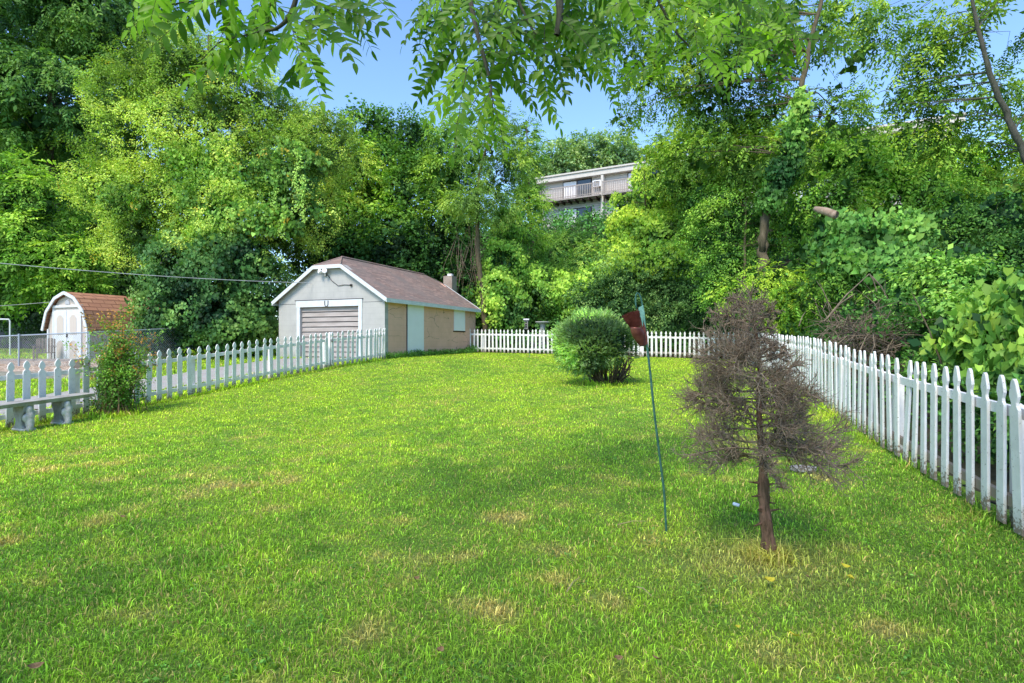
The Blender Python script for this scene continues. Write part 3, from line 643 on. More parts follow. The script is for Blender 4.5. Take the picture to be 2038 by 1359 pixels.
tot=seg[-1]; Hc=1.05
for s in np.arange(-Hc,tot,.085):
    for sg in (1,-1):
        s0,s1=(s,s+Hc) if sg>0 else (s+Hc,s); h0,h1=0.,1.
        # clip
        if s0<0: h0=(0-s0)/(s1-s0); s0=0.
        if s1<0: h1=(0-s0)/(s1-s0); s1=0.
        if s0>tot: h0=(tot-s0)/(s1-s0); s0=tot
        if s1>tot: h1=(tot-s0)/(s1-s0) if s1!=s0 else 1; s1=tot
        A=cat_(s0);B=cat_(s1); A=A-[0,0,Hc*(1-h0)]; B=B-[0,0,Hc*(1-h1)]
        Tm.add([A-cb0,B-cb0],.0032,3)
Tm.build('wire_mesh',M_galv,cl)
pf=thing('pipe_frame','pale bent pipe frame standing on the neighbouring lawn at the left edge','frame',tuple(P(20,692,23)))
b0=P(20,692,23); m_=MB(); m_.tube([b0*0+[0,0,-.3],P(20,640,23)-b0,P(18,635.5,23)-b0,P(-70,634,23)-b0,P(-72,638,23)-b0,P(-72,692,23)-b0],.03,8); m_.build('pipe',M_trim,pf)

# garden chair by the shed
gc=thing('garden_chair','small weathered wooden garden chair beside the barn-shaped shed','chair',(-16.95,19.9,zz(-16.95,19.9)),.5)
M_wood=simple('weathered_wood',(.16,.13,.10),(.32,.27,.22),6,.85,.4,.005,(1,1,5))
for sx in (0,.5):
    for sy in (0,.45):
        m_=MB(); m_.box(sx,sx+.045,sy,sy+.045,-.02,.62 if sy==0 else .9); m_.build('leg',M_wood,gc)
m_=MB(); m_.box(0,.545,-.03,.5,.38,.41); m_.build('seat',M_wood,gc)
for sx in (-.02,.49): m_=MB(); m_.box(sx,sx+.09,-.05,.5,.62,.645); m_.build('armrest',M_wood,gc)
m_=MB()
for i in range(5): m_.box(.06+i*.09,.06+i*.09+.06,.46,.48,.41,.92)
m_.build('backrest',M_wood,gc)

# raised bed with mulch
bedz=lambda x,y: zz(x,y)
rb=thing('raised_bed','timber edged bed of pale wood chips between the shed and the gravel drive','flower bed',(-16,16.6,zz(-16,16.6)))
ro=np.array(rb.location); M_tim=simple('grey_timber',(.2,.17,.15),(.42,.37,.33),5,.9,.4,.01,(1,6,6)); 
X0,X1,Y0,Y1=-19.3,-12.4,16.6,20.0
for a,b in (((X0,Y0),(X1,Y0)),((X0,Y1),(X1,Y1)),((X1,Y0),(X1,Y1))):
    m_=MB(); m_.beam(np.array([*a,zz(*a)+.07])-ro,np.array([*b,zz(*b)+.07])-ro,.14,.2); m_.build('timber_edge',M_tim,rb)
m2,nt_,b_=newmat('wood_chips'); v_=objco(nt_); vo_=N(nt_,'ShaderNodeTexVoronoi'); vo_.inputs['Scale'].default_value=16; nt_.links.new(v_,vo_.inputs['Vector'])
sepc=nt_.nodes.new('ShaderNodeSeparateColor'); nt_.links.new(vo_.outputs['Color'],sepc.inputs[0])
cc_=ramp(nt_,sepc.outputs[0],[(.1,(.22,.13,.08)),(.5,(.5,.36,.26)),(.9,(.62,.5,.4))]); nt_.links.new(cc_,b_.inputs['Base Color']); b_.inputs['Roughness'].default_value=.95; bump(nt_,vo_.outputs['Distance'],b_,1,.04)
xs=np.linspace(X0,X1,60);ys=np.linspace(Y0,Y1,40);XX,YY=np.meshgrid(xs,ys); ZZ=zt(XX,YY)+.1+.03*np.sin(XX*5)*np.cos(YY*4)
Vb=np.stack([XX,YY,ZZ],-1).reshape(-1,3)-ro; ii,jj=np.meshgrid(np.arange(59),np.arange(39)); aa=(jj*60+ii).ravel(); Qb=np.stack([aa,aa+1,aa+61,aa+60],1)
link('wood_chip_mulch',raw_mesh('wood_chip_mulch',Vb,Qb.ravel(),np.arange(len(Qb))*4,None,m2,smooth=True),rb)
lg=MB(); lp=P(152,724,16.9); lg.tube([(0,0,0),(-.25,.5,.02),(-.5,1.0,.03)],[.14,.135,.13],12); lo=lg.build('cut_log',M_wood,None,smooth=False); lo.location=lp; tag(lo,'short cut log with pale sawn end lying by the timber edged bed','log')

# ------------------------------------------------------------------ stone bench
fd=nrm(np.array([.388,1.0])); fn=np.array([fd[1],-fd[0]])
bc=np.array([-11.52+.388*9.43,9.43]); bz=zz(*bc)
bench=thing('stone_bench','weathered concrete garden bench with carved pedestals in front of the left fence','bench',(bc[0],bc[1],bz),math.atan2(fd[1],fd[0]))
M_conc=simple('weathered_concrete',(.22,.2,.18),(.46,.44,.41),7,.9,.6,.01); M_cw=simple('pale_carved_stone',(.36,.34,.32),(.66,.64,.6),9,.9,.5,.01)
z1=zz(*(bc+fd*.65))-bz; z0=zz(*(bc-fd*.65))-bz
m_=MB(); 
xs=np.linspace(-.72,.72,14); r_=np.random.default_rng(5)
top=[];bot=[]
for x in xs:
    zc_=(z0+(z1-z0)*(x+.72)/1.44)+.40
    top+= [(x,-.19+r_.normal()*.004,zc_+.06),(x,.19+r_.normal()*.004,zc_+.06)]; bot+=[(x,-.17,zc_+r_.normal()*.003),(x,.17,zc_)]
n_=len(xs); V_=top+bot; F_=[]
for i in range(n_-1):
    a=2*i; F_+=[(a,a+2,a+3,a+1),(2*n_+a,2*n_+a+1,2*n_+a+3,2*n_+a+2),(a,2*n_+a,2*n_+a+2,a+2),(a+1,a+3,2*n_+a+3,2*n_+a+1)]
F_+=[(0,1,2*n_+1,2*n_),(2*n_-2,4*n_-2,4*n_-1,2*n_-1)]
m_.add(V_,F_); m_.build('seat_slab',M_conc,bench)
for sx in (-.28,.28):
    zb=(z0+(z1-z0)*(sx+.72)/1.44)
    m_=MB()
    # s-curved scroll pedestal: profile in the local y-z plane
    pr=[(-.15,0),(-.15,.05),(-.10,.07),(-.075,.14),(-.10,.22),(-.145,.30),(-.15,.40),(.15,.40),(.145,.30),(.10,.22),(.075,.14),(.10,.07),(.15,.05),(.15,0)]
    m_.prism([(sx-.075,y,z+zb) for y,z in pr],(.15,0,0)); pe=m_.build('pedestal',M_conc,bench,bevel=.012)
    m_=MB() # carved squirrel-like relief block at front
    for (y,z,r,xx) in ((-.16,.31,.05,.0),(-.175,.22,.055,.01),(-.17,.12,.065,0),(-.20,.045,.05,-.01),(-.15,.25,.045,.05),(-.16,.2,.04,-.06)):
        vs=[];n1=8
        for a in range(1,n1):
            for b in range(10):
                vs.append((sx+xx+r*math.sin(PI*a/n1)*math.cos(2*PI*b/10),y+r*.95*math.sin(PI*a/n1)*math.sin(2*PI*b/10),z+zb+r*1.7*math.cos(PI*a/n1)))
        fs=[(a*10+b,a*10+(b+1)%10,(a+1)*10+(b+1)%10,(a+1)*10+b) for a in range(n1-2) for b in range(10)]+[tuple(range(10)),tuple(range((n1-2)*10,(n1-1)*10))]
        m_.add(vs,fs)
    m_.box(sx-.09,sx+.09,-.2,.16,zb-.02,zb+.025); cv=m_.build('carving',M_cw,pe,smooth=True); rm=cv.modifiers.new('r','REMESH'); rm.mode='VOXEL'; rm.voxel_size=.011; rm.use_smooth_shade=True; sm=cv.modifiers.new('s','SMOOTH'); sm.iterations=9

# ------------------------------------------------------------------ apartment building on the hill
ap0=np.array([2.3,52.0]); apd=nrm(np.array([.88,-.47])); apb=10.6
apt=thing('apartment_building','beige apartment block with wooden balconies standing on the wooded hill','building',(ap0[0],ap0[1],apb),math.atan2(apd[1],apd[0]))
ty=lambda z:z-apb
M_apw=mat_shingle('beige_clapboard',(.66,.60,.55),(.70,.64,.59),(.60,.55,.5),0,12,.2,1,.012); M_apt=simple('beige_trim',(.58,.52,.46),(.68,.62,.55),3,.7,.1,.005)
M_deck=simple('deck_timber',(.32,.26,.23),(.46,.39,.35),3,.8,.2,.01); M_brdark=simple('dark_joists',(.035,.02,.015),(.07,.04,.03),3,.8,0)
mg,ntg,bgm=newmat('window_glass'); bgm.inputs['Base Color'].default_value=(.03,.04,.05,1); bgm.inputs['Roughness'].default_value=.08; bgm.inputs['Specular IOR Level'].default_value=.7
m_=MB(); m_.box(0,31,1.1,10,-.6,ty(16.2)); m_.build('wall',M_apw,apt)
m_=MB(); m_.box(-.3,31.5,.55,10.4,ty(16.2),ty(16.62)); m_.build('roof',M_apt,apt); m_=MB(); m_.box(-.4,31.6,.45,10.5,ty(16.62),ty(16.76)); m_.build('roof_edge',M_apt,apt)
for i in range(5):
    x0=.15+i*6.1; x1=x0+5.9
    m_=MB(); m_.box(x0+5.82,x0+6.05,.6,1.098,-.4,ty(16.2)); m_.build('column',M_apt,apt)
    m_=MB(); m_.box(x0,x1,0,1.098,ty(14.22),ty(14.36)); bl=m_.build('balcony',M_deck,apt)
    m_=MB(); 
    for j in range(9): m_.box(x0+.2+j*.66,x0+.28+j*.66,.05,1.09,ty(13.98),ty(14.215))
    m_.build('joist',M_brdark,bl)
    m_=MB(); m_.box(x0,x1,0,.08,ty(15.34),ty(15.42)); m_.box(x0,x1,.02,.06,ty(14.45),ty(14.5))
    for j in range(36): m_.box(x0+.05+j*.163,x0+.105+j*.163,.0,.05,ty(14.3),ty(15.34))
    m_.build('railing',M_deck,bl)
    for (za,zb) in ((14.37,16.15),(11.6,13.6)):
        m_=MB(); m_.box(x0+2.0,x0+4.8,1.04,1.098,ty(za),ty(zb)); wf_=m_.build('patio_door',M_brdark,apt)
        for q in (0,1):
            m_=MB(); m_.box(x0+2.08+q*1.38,x0+3.34+q*1.38,1.02,1.038,ty(za)+.08,ty(zb)-.08); m_.build('pane',M_board if q==0 else mg,wf_)
    for za in (15.25,12.35):
        m_=MB(); m_.box(x0+5.0,x0+5.75,.75,1.098,ty(za),ty(za+.55)); ac=m_.build('air_conditioner',M_board,apt)
        m_=MB()
        for q in range(4): m_.box(x0+5.1,x0+5.65,.73,.748,ty(za)+.08+q*.11,ty(za)+.13+q*.11)
        m_.build('grille',M_dark,ac)

# ------------------------------------------------------------------ juniper
JB=np.array([2.15,13.0]); jz=zz(*JB)
jun=thing('juniper_bush','rounded clipped blue-green juniper with bare dark stems at its base on the rear lawn','bush',(JB[0],JB[1],jz))
L=Leaves(); c=P(1181,684,13.0)
jp=[(c[0],c[1],c[2]+.1,.88,.85,.64),(c[0]-.3,c[1]-.1,c[2]-.08,.62,.6,.5),(c[0]+.32,c[1]-.1,c[2]-.02,.58,.6,.52),(c[0],c[1]-.2,c[2]-.15,.62,.6,.52)]
jc=((.48,.64,.23),(.28,.43,.15),(.05,.10,.045))
puff_fill(L,jp,'needle',700,.12,jc,301,gap=.22,core=0,shell=.3,gapf=.30,back=.6)
r_=np.random.default_rng(9); m=1800; u=nrm(r_.normal(size=(m,3))); pos=np.array(jp[0][:3])+u*np.array([.8,.75,.6])*r_.uniform(.3,.85,m)[:,None]; L.scatter('core',pos,r_.normal(size=(m,3)),r_.normal(size=(m,3)),.12,np.tile([.012,.03,.02],(m,1)),5)  # near-black inner leaves: shade inside the bush put into their colour
L.build('foliage',M_needle,jun)
T=Tubes(); jo=np.array([JB[0],JB[1],jz])
for i in range(70):
    a=r_.uniform(0,2*PI); rr=r_.uniform(.0,.25); b=np.array([rr*math.cos(a)+.05,rr*math.sin(a),-.02]); e=np.array([math.cos(a)*r_.uniform(.35,.75),math.sin(a)*r_.uniform(.3,.7),r_.uniform(.3,.9)]); mdl=(b+e)/2+r_.normal(0,.06,3)+np.array([0,0,-.06]); T.add([b,mdl,e],[r_.uniform(.015,.035),.016,.006],5)
for i in range(16):
    b=np.array([.35,-.1,.25])+r_.normal(0,.08,3); e=b+np.array([r_.uniform(.1,.3),r_.normal()*.1,r_.uniform(-.3,.05)]); T.add([b,(b+e)/2+r_.normal(0,.04,3),e],[.008,.006,.003],4)
T.build('stem',M_darktwig,jun)

# ------------------------------------------------------------------ shepherd's hook + hanging ornament
M_green=simple('green_painted_metal',(.03,.10,.075),(.10,.24,.19),25,.5,.2,.002,metal=.3)
M_verd=simple('verdigris_metal',(.10,.26,.21),(.24,.46,.38),30,.6,.2,.002)
M_rust=simple('rusty_brown_metal',(.10,.03,.022),(.25,.085,.06),20,.42,.3,.003,metal=.35)
hb=P(1327,1046,4.1); hb[2]=zz(hb[0],hb[1])
hk=thing('shepherd_hook','tall leaning green metal shepherd hook pole stuck in the lawn','hook',tuple(hb))
pts=[(1327,1046),(1322,980),(1312,900),(1302,820),(1294,740),(1288,690),(1284,650),(1280,620),(1277,598),(1272,583),(1268,578),(1265.5,582),(1264.5,594),(1265,606),(1267,615)]
pp=np.array([P(x,y,4.1) for x,y in pts]); pp[0,2]=hb[2]-.05
tt=np.linspace(0,1,60); t0=np.r_[0,np.cumsum(np.linalg.norm(np.diff(pp,axis=0),axis=1))]; t0/=t0[-1]
ps=np.stack([np.interp(tt,t0,pp[:,i]) for i in range(3)],1)
for _ in range(1): ps[1:-1]=(ps[:-2]+ps[1:-1]*2+ps[2:])/4
m_=MB(); m_.tube(ps-hb,[.0085]*40+list(np.linspace(.0085,.006,20)),8); m_.build('pole',M_green,hk,smooth=True)
lf=[(1271,612),(1280,607),(1283,622),(1284.5,640),(1285,652),(1282,643),(1281,634),(1279,650),(1277,640),(1275,630),(1272,634),(1271,622)]
m_=MB(); q=[P(x,y,4.085)-hb for x,y in lf]; m_.prism(q,(0,.006,0)); m_.build('leaf_plate',M_verd,hk)
ob=P(1270,616,4.08); orn=thing('metal_ornament','rusty red brown fan-tailed metal ornament hanging from the shepherd hook','ornament',tuple(ob))
# fan: ribbed sheet
def fan_pt(u,v): # u 0..1 left to right, v 0 top .. 1 neck
    tl=np.array([1237,629]);tr=np.array([1273,618]); nl=np.array([1255,654]); nr=np.array([1275,650])
    a=tl+(tr-tl)*u+np.array([0,-3.2*math.sin(PI*u)]); b=nl+(nr-nl)*u; return a+(b-a)*v
V_=[];nu,nv=29,8
for j in range(nv):
    for i in range(nu):
        x,y=fan_pt(i/(nu-1),j/(nv-1)); 
        if j==0: y+=(i%4==0)*1.2
        V_.append(P(x,y,4.08+(.006 if i%2 else -.004)*(1-.5*j/nv)-.03*math.sin(PI*i/(nu-1)))-ob)
F_=[(j*nu+i,j*nu+i+1,(j+1)*nu+i+1,(j+1)*nu+i) for j in range(nv-1) for i in range(nu-1)]
m_=MB(); m_.add(V_,F_); fo=m_.build('fan_tail',M_rust,orn); sm=fo.modifiers.new('s','SOLIDIFY'); sm.thickness=.002
# body: half-open cone, pointed below
V_=[];nu,nv=14,12
for j in range(nv):
    t=j/(nv-1); cxp=1265.5+t*12; cyp=651+t*38; wd=10.5*math.cos(t*1.35)**.7*(1+.35*math.sin(PI*t))+.6; 
    for i in range(nu):
        a=PI*i/(nu-1); V_.append(P(cxp-wd*math.cos(a),cyp,4.08-.045*math.sin(a)*math.cos(t*1.3))-ob)
F_=[(j*nu+i,j*nu+i+1,(j+1)*nu+i+1,(j+1)*nu+i) for j in range(nv-1) for i in range(nu-1)]
m_=MB(); m_.add(V_,F_); fo=m_.build('body',M_rust,orn,smooth=True); sm=fo.modifiers.new('s','SOLIDIFY'); sm.thickness=.002
m_=MB(); q=[(1275,620),(1278,632),(1284,650),(1289,672),(1289,684),(1283,688),(1278,689),(1276,670),(1276,650),(1273,636)]; m_.prism([P(x,y,4.09)-ob for x,y in q],(0,.004,0)); m_.build('side_plate',M_rust,orn)
m_=MB(); m_.tube([P(1267,614,4.1)-ob,P(1268,617,4.09)-ob,P(1269,620,4.085)-ob],.003,6); m_.build('hanger',M_rust,orn)

# ------------------------------------------------------------------ dead conifer
DB=P(1530,1098,3.62); DB[2]=zz(DB[0],DB[1])
dead=thing('dead_conifer','small dead brown conifer with bare scaly trunk and dense leafless twigs on the lawn','tree',tuple(DB))
tp=np.array([P(1530,1105,3.62),P(1526,1050,3.62),P(1519,960,3.62),P(1513,860,3.62),P(1511,760,3.62),P(1509,680,3.62),P(1498,625,3.62),P(1492,600,3.62)])-DB
t0=np.linspace(0,1,len(tp)); tt=np.linspace(0,1,60); tr=np.stack([np.interp(tt,t0,tp[:,i]) for i in range(3)],1); r_=np.random.default_rng(21)
tr[:,0]+=np.sin(tt*23)*.004
rad=np.interp(tt,[0,.05,.12,.3,.32,.6,1],[.056,.046,.039,.032,.022,.014,.004])*(1+r_.normal(0,.06,60))
T=Tubes(); T.add(tr,rad,12); 
for (px,py,dx,dz) in ((1508,985,-.09,.0),(1502,1010,-.05,0),(1497,1018,-.05,.02),(1530,965,.07,.02),(1535,998,.06,.0),(1540,1018,.10,.03),(1495,1040,-.08,-.01),(1500,962,-.11,.02),(1532,1035,.03,.01)):
    b=P(1519,py,3.62)-DB; T.add([b,b+np.array([dx*.5,-.02,dz*.5]),b+np.array([dx,-.04,dz])],[.012,.008,.003],5)
T.build('trunk',M_deadbark,dead)
T=Tubes(); 
def twig(a,d,L,r,lev):
    n=5 if lev<2 else 3; p=[a]; dd=d.copy()
    for i in range(n-1):
        dd=nrm(dd+r_.normal(0,.14,3)+np.array([0,0,-.05 if lev==0 else .04])); p.append(p[-1]+dd*L/(n-1))
    p=np.array(p); T.add(p,np.linspace(r,r*.35,n),3)
    if lev<3:
        m={0:int(9+L*30),1:6,2:2}[lev]
        for k in range(m):
            t=r_.uniform(.22,1); q=np.array([np.interp(t*(n-1),range(n),p[:,i]) for i in range(3)])
            sdv=nrm(np.cross(d,r_.normal(size=3))); nd=nrm(d*r_.uniform(.5,1.1)+sdv*r_.uniform(.5,1.1)+np.array([0,0,.15 if lev else .0])); twig(q,nd,L*{0:r_.uniform(.25,.48)*(1.25-.5*t),1:r_.uniform(.35,.6),2:r_.uniform(.4,.7)}[lev],max(r*.55,.0015),lev+1)
NB=66
for i in range(NB):
    py=610+ (925-610)*((i+r_.random())/NB)**1.0; tz=(CAMZ-(py-CY)/F*3.62)-DB[2]; a=np.array([np.interp(tz,tr[:,2],tr[:,0]),np.interp(tz,tr[:,2],tr[:,1]),tz])
    az=i*2.4+r_.normal(0,.3); L0=np.interp(py,[600,640,690,740,800,860,900,955],[.08,.20,.30,.37,.42,.40,.36,.25])*r_.uniform(.7,1.15)
    dx=math.cos(az); 
    if dx<-.3: L0*=1.1
    if dx>.1 and py<840: L0*=.82
    if py>900 and dx>.5: L0*=1.25
    if 650<py<760 and dx>.2: L0*=.62
    if py>860 and dx>.3: L0*=1.2
    el=np.interp(py,[600,700,850,955],[.75,.30,.12,-.02]); d=nrm(np.array([dx,math.sin(az)*.9,el+r_.normal(0,.12)])); twig(a,d,L0,.0085,0)
T.build('branches',M_twig,dead,smooth=False)

# ------------------------------------------------------------------ rose / spirea bush at the left fence
RB=np.array([-7.35,10.45]); rz_=zz(*RB)
rose=thing('flowering_shrub','straggly upright shrub with reddish stem tips growing at the left picket fence','shrub',(RB[0],RB[1],rz_))
T=Tubes(); L=Leaves(); r_=np.random.default_rng(33); ro_=np.array([RB[0],RB[1],rz_]); lp=[];la=[];lc=[]
for i in range(95):
    a=r_.uniform(0,2*PI); sp=r_.uniform(.08,.85)*(.6 if i%3 else 1); Hh=r_.uniform(.9,2.05)*(1-.28*sp); b=np.array([r_.normal()*.16,r_.normal()*.12,-.02]); e=np.array([math.cos(a)*sp,math.sin(a)*sp*.7,Hh]); md=b+(e-b)*.5+np.array([-math.cos(a)*.1*sp,0,.15])
    tt=np.linspace(0,1,7)[:,None]; pth=(1-tt)**2*b+2*tt*(1-tt)*md+tt**2*e+r_.normal(0,.012,(7,3)); T.add(pth,np.linspace(.009,.0025,7),4)
    for k in range(11):
        t=r_.uniform(.12,1.0); q=(1-t)**2*b+2*t*(1-t)*md+t*t*e+r_.normal(0,.05,3); lp.append(q+ro_); la.append(r_.normal(size=3)+np.array([0,0,.3])); 
        c=np.array([.04,.13,.03])*(1-t)+np.array([.15,.32,.05])*t
        if t>.85 and r_.random()<.45: c=np.array([.34,.20,.06])
        lc.append(c*math.exp(r_.normal(0,.25)))
T.build('stem',M_rosestem,rose); lp=np.array(lp); L.scatter('small',lp,np.array(la),r_.normal(size=(len(lp),3))*.5+np.array([0,0,1.]),.20,np.array(lc),3)
L.build('foliage',M_leaf,rose)

# ------------------------------------------------------------------ bird feeder, birdbath, stake, bits on the lawn
bf=thing('bird_feeder','narrow tube bird feeder on a thin pole beyond the rear picket fence','bird feeder',tuple([P(1047,0,28)[0],28,zz(P(1047,0,28)[0],28)]))
b0=np.array(bf.location); z0=P(1047,655,28)[2]-b0[2]; z1=P(1047,637,28)[2]-b0[2]
m_=MB(); m_.box(-.09,.09,-.09,.09,z0,z1); m_.build('tube',M_conc,bf); m_=MB(); m_.box(-.14,.14,-.14,.14,z1,z1+.07); m_.build('lid',M_board,bf)
m_=MB(); m_.tube([(0,0,-.1),(0,0,z0)],.02,6); m_.build('pole',M_dark,bf)
m_=MB()
for q in (.08,.2,.32): m_.box(-.04,.04,-.1,-.091,z0+q,z0+q+.06)
m_.build('feeding_port',M_dark,bf)
bx=P(1080,0,27.2)[0]; bb=thing('bird_bath','pale concrete bird bath on a pedestal behind the rear picket fence','bird bath',(bx,27.2,zz(bx,27.2)))
zt_=P(1080,642,27.2)[2]-zz(bx,27.2)
m_=MB(); m_.tube([(0,0,-.05),(0,0,.08),(0,0,.15),(0,0,zt_*.5),(0,0,zt_-.08),(0,0,zt_-.05)],[.2,.2,.13,.10,.14,.16],14); m_.build('pedestal',M_cw,bb,smooth=True)
m_=MB(); m_.tube([(0,0,zt_-.06),(0,0,zt_-.03),(0,0,zt_+.03),(0,0,zt_+.05)],[.15,.3,.36,.36],18); m_.build('basin',M_cw,bb,smooth=True)
sx_=P(1053,0,21.5)[0]; s0=np.array([sx_,21.5,zz(sx_,21.5)]); m_=MB(); m_.tube([(0,0,-.05),(.03,0,.5),(.06,0,.95)],.008,6); o=m_.build('garden_stake',M_green); o.location=s0; tag(o,'thin green metal stake standing in the lawn before the rear fence','stake')
ground_at=lambda px,py:None
def on_ground(px,py):
    lo,hi=1.5,40.
    for _ in range(40):
        md=(lo+hi)/2; q=P(px,py,md)
        if q[2]>zz(q[0],q[1]): lo=md
        else: hi=md
    q=P(px,py,lo); q[2]=zz(q[0],q[1]); return q
M_yl=simple('yellow_leaf',(.55,.45,.02),(.75,.62,.06),30,.6,0); M_bl=simple('dry_brown_leaf',(.16,.08,.035),(.46,.28,.13),40,.8,0)
def fallen(px,py,s,mat,label,rot,name='fallen_leaf',curl=.4):
    q=on_ground(px,py); s*=(.72 if mat is M_bl else .9); m_=MB(); n=7; V_=[]
    for i in range(n):
        t=i/(n-1); w_=math.sin(PI*min(1,t*.95+.03))**.8*.32
        for sgn in (-1,0,1): V_.append((s*(t-.5),sgn*w_*s,s*curl*(t-.5)**2*1.6+abs(sgn)*.12*s))
    F_=[(i*3+j,i*3+j+1,(i+1)*3+j+1,(i+1)*3+j) for i in range(n-1) for j in range(2)]
    m_.add(V_,F_); o=m_.build(name,mat,smooth=True); o.location=q+np.array([0,0,.035]); o.rotation_euler=(.3,.15,rot); tag(o,label,'leaf','fallen leaves on the lawn')
fallen(1530,1167,.075,M_yl,'yellow fallen leaf lying just below the dead conifer trunk',.2)
fallen(1692,1163,.07,M_yl,'broad yellow fallen leaf right of the dead conifer, nearest the right fence',1.0)
fallen(1683,1139,.055,M_yl,'narrow yellow fallen leaf just above the broad yellow one',-.6)
fallen(1580,1280,.06,M_yl,'curled yellow fallen leaf near the lower right foreground',2.0)
fallen(1467,1262,.035,M_yl,'tiny yellow fallen leaf left of the curled yellow one',.5)
fallen(1608,1161,.055,M_bl,'tan dry leaf between the yellow leaves below the dead conifer',1.4)
fallen(1641,1066,.05,M_bl,'orange brown dry leaf lying right of the dead conifer trunk',.4)
fallen(1230,1326,.06,M_bl,'dark brown dry leaf at the bottom edge, left one of the pair',.3)
fallen(1307,1327,.06,M_bl,'dark brown dry leaf at the bottom edge, right one of the pair',2.3)
fallen(828,1163,.06,M_bl,'reddish brown dry leaf on the lawn left of centre',.9)
fallen(1355,1080,.05,M_bl,'small brown dry leaf just right of the shepherd hook base',1.9)
fallen(875,1310,.07,M_bl,'crumpled brown dry leaf in the centre foreground grass',1.2)
fallen(245,1037,.06,M_bl,'orange dry leaf lying in the lawn at the left',.1)
fallen(70,1343,.08,M_bl,'dark dry leaf in the lower left corner of the lawn',.8)
def stick(px0,py0,px1,py1,label):
    a=on_ground(px0,py0)+[0,0,.035]; b=on_ground(px1,py1)+[0,0,.045]; m_=MB(); m_.tube([a*0,(b-a)*.5+[0,.01,.012],b-a],[.0035,.003,.0015],5); o=m_.build('twig',simple('straw_twig',(.35,.25,.13),(.5,.38,.2),20,.8,0)); o.location=a; tag(o,label,'twig','twigs on the lawn')
stick(1268,1180,1297,1203,'thin straw coloured twig lying below the shepherd hook'); stick(1128,1190,1155,1164,'thin brown twig lying left of centre in the foreground')
stick(1228,1054,1290,1049,'long pale straw lying left of the shepherd hook base')
wc=on_ground(1461,1013); m_=MB(); m_.tube([(0,0,0),(.006,-.001,0),(.045,-.012,.0),(.05,-.013,0)],[.010,.014,.014,.011],12); o=m_.build('white_plastic_cap',M_board,smooth=True); o.location=wc+[-.01,0,.045]; o.rotation_euler=(0,.15,-.4); tag(o,'small white plastic cap lying in the grass left of the dead conifer','cap')
ssp=on_ground(1600,936); m_=MB()
q=[(.13*math.cos(a)*(1+.1*math.sin(3*a)),.09*math.sin(a),0) for a in np.linspace(0,2*PI,15)[:-1]]; m_.prism(q,(0,0,.045)); o=m_.build('stepping_stone',M_conc,bevel=.01); o.location=ssp-[0,0,.005]; tag(o,'flat grey stone in the grass behind the dead conifer','stone')

L=Leaves(); r_=np.random.default_rng(45); n=5200; y=(r_.random(n)**1.3)*14+1.9; x=r_.uniform(-1,1,n)*(y*.95+.5); cl=SN(90,8,.5,1.5)(np.c_[x,y,0*x])>.1; k=cl&(dist_r(x,y)<-.1)&(x>-11.9+.388*y); x=x[k];y=y[k];n=len(x)
L.scatter('broad',np.c_[x,y,zt(x,y)+.004],r_.normal(size=(n,3))*[1,1,.15]+[0,0,.12],r_.normal(size=(n,3))*.3+[0,0,1.],r_.uniform(.03,.075,n),np.tile([.11,.26,.045],(n,1))*np.exp(r_.normal(0,.3,(n,1))),4)
tag(L.build('lawn_weeds',M_leaf),'clover and broad-leaved weeds scattered through the mown lawn','weeds',None,'stuff')
# weeds along the garage wall foot
L=Leaves(); r_=np.random.default_rng(44); n=900; t=r_.uniform(-.1,7.6,n); o_=-np.abs(r_.normal(0,.12+.12*(t>4.5),n))-.03; xy=GARC+GS*t[:,None]+GF*(o_)[:,None]; hh=r_.uniform(0,.12,n)+(.28*np.exp(-((t-6.7)/.5)**2)+.12*np.exp(-((t-2.0)/.25)**2))*r_.random(n)
pos=np.c_[xy,zt(xy[:,0],xy[:,1])+hh]; L.scatter('broad',pos,r_.normal(size=(n,3))+[0,0,.6],r_.normal(size=(n,3))*.4+[0,0,1.],.15,np.tile([.07,.2,.04],(n,1))*np.exp(r_.normal(0,.3,(n,1))),4)
tag(L.build('weeds',M_leaf),'low green weeds along the foot of the brown garage wall','weeds',None,'stuff')

exec_trees=True
# ------------------------------------------------------------------ TREES
YG=((.43,.60,.12),(.20,.36,.055),(.035,.09,.018)); MG=((.25,.44,.06),(.13,.28,.04),(.03,.10,.022)); DG=((.19,.36,.08),(.09,.22,.05),(.025,.08,.028))
LG=((.30,.50,.06),(.16,.34,.04),(.045,.13,.02)); IV=((.20,.40,.12),(.08,.22,.06),(.02,.07,.03)); BG=((.16,.33,.10),(.08,.2,.06),(.02,.07,.03))
def base_at(px,Y,dz=-.1): x=(px-CX)/F*Y; return (x,Y,zz(x,Y)+dz)
GW='trees of the overgrown woods around the yard'
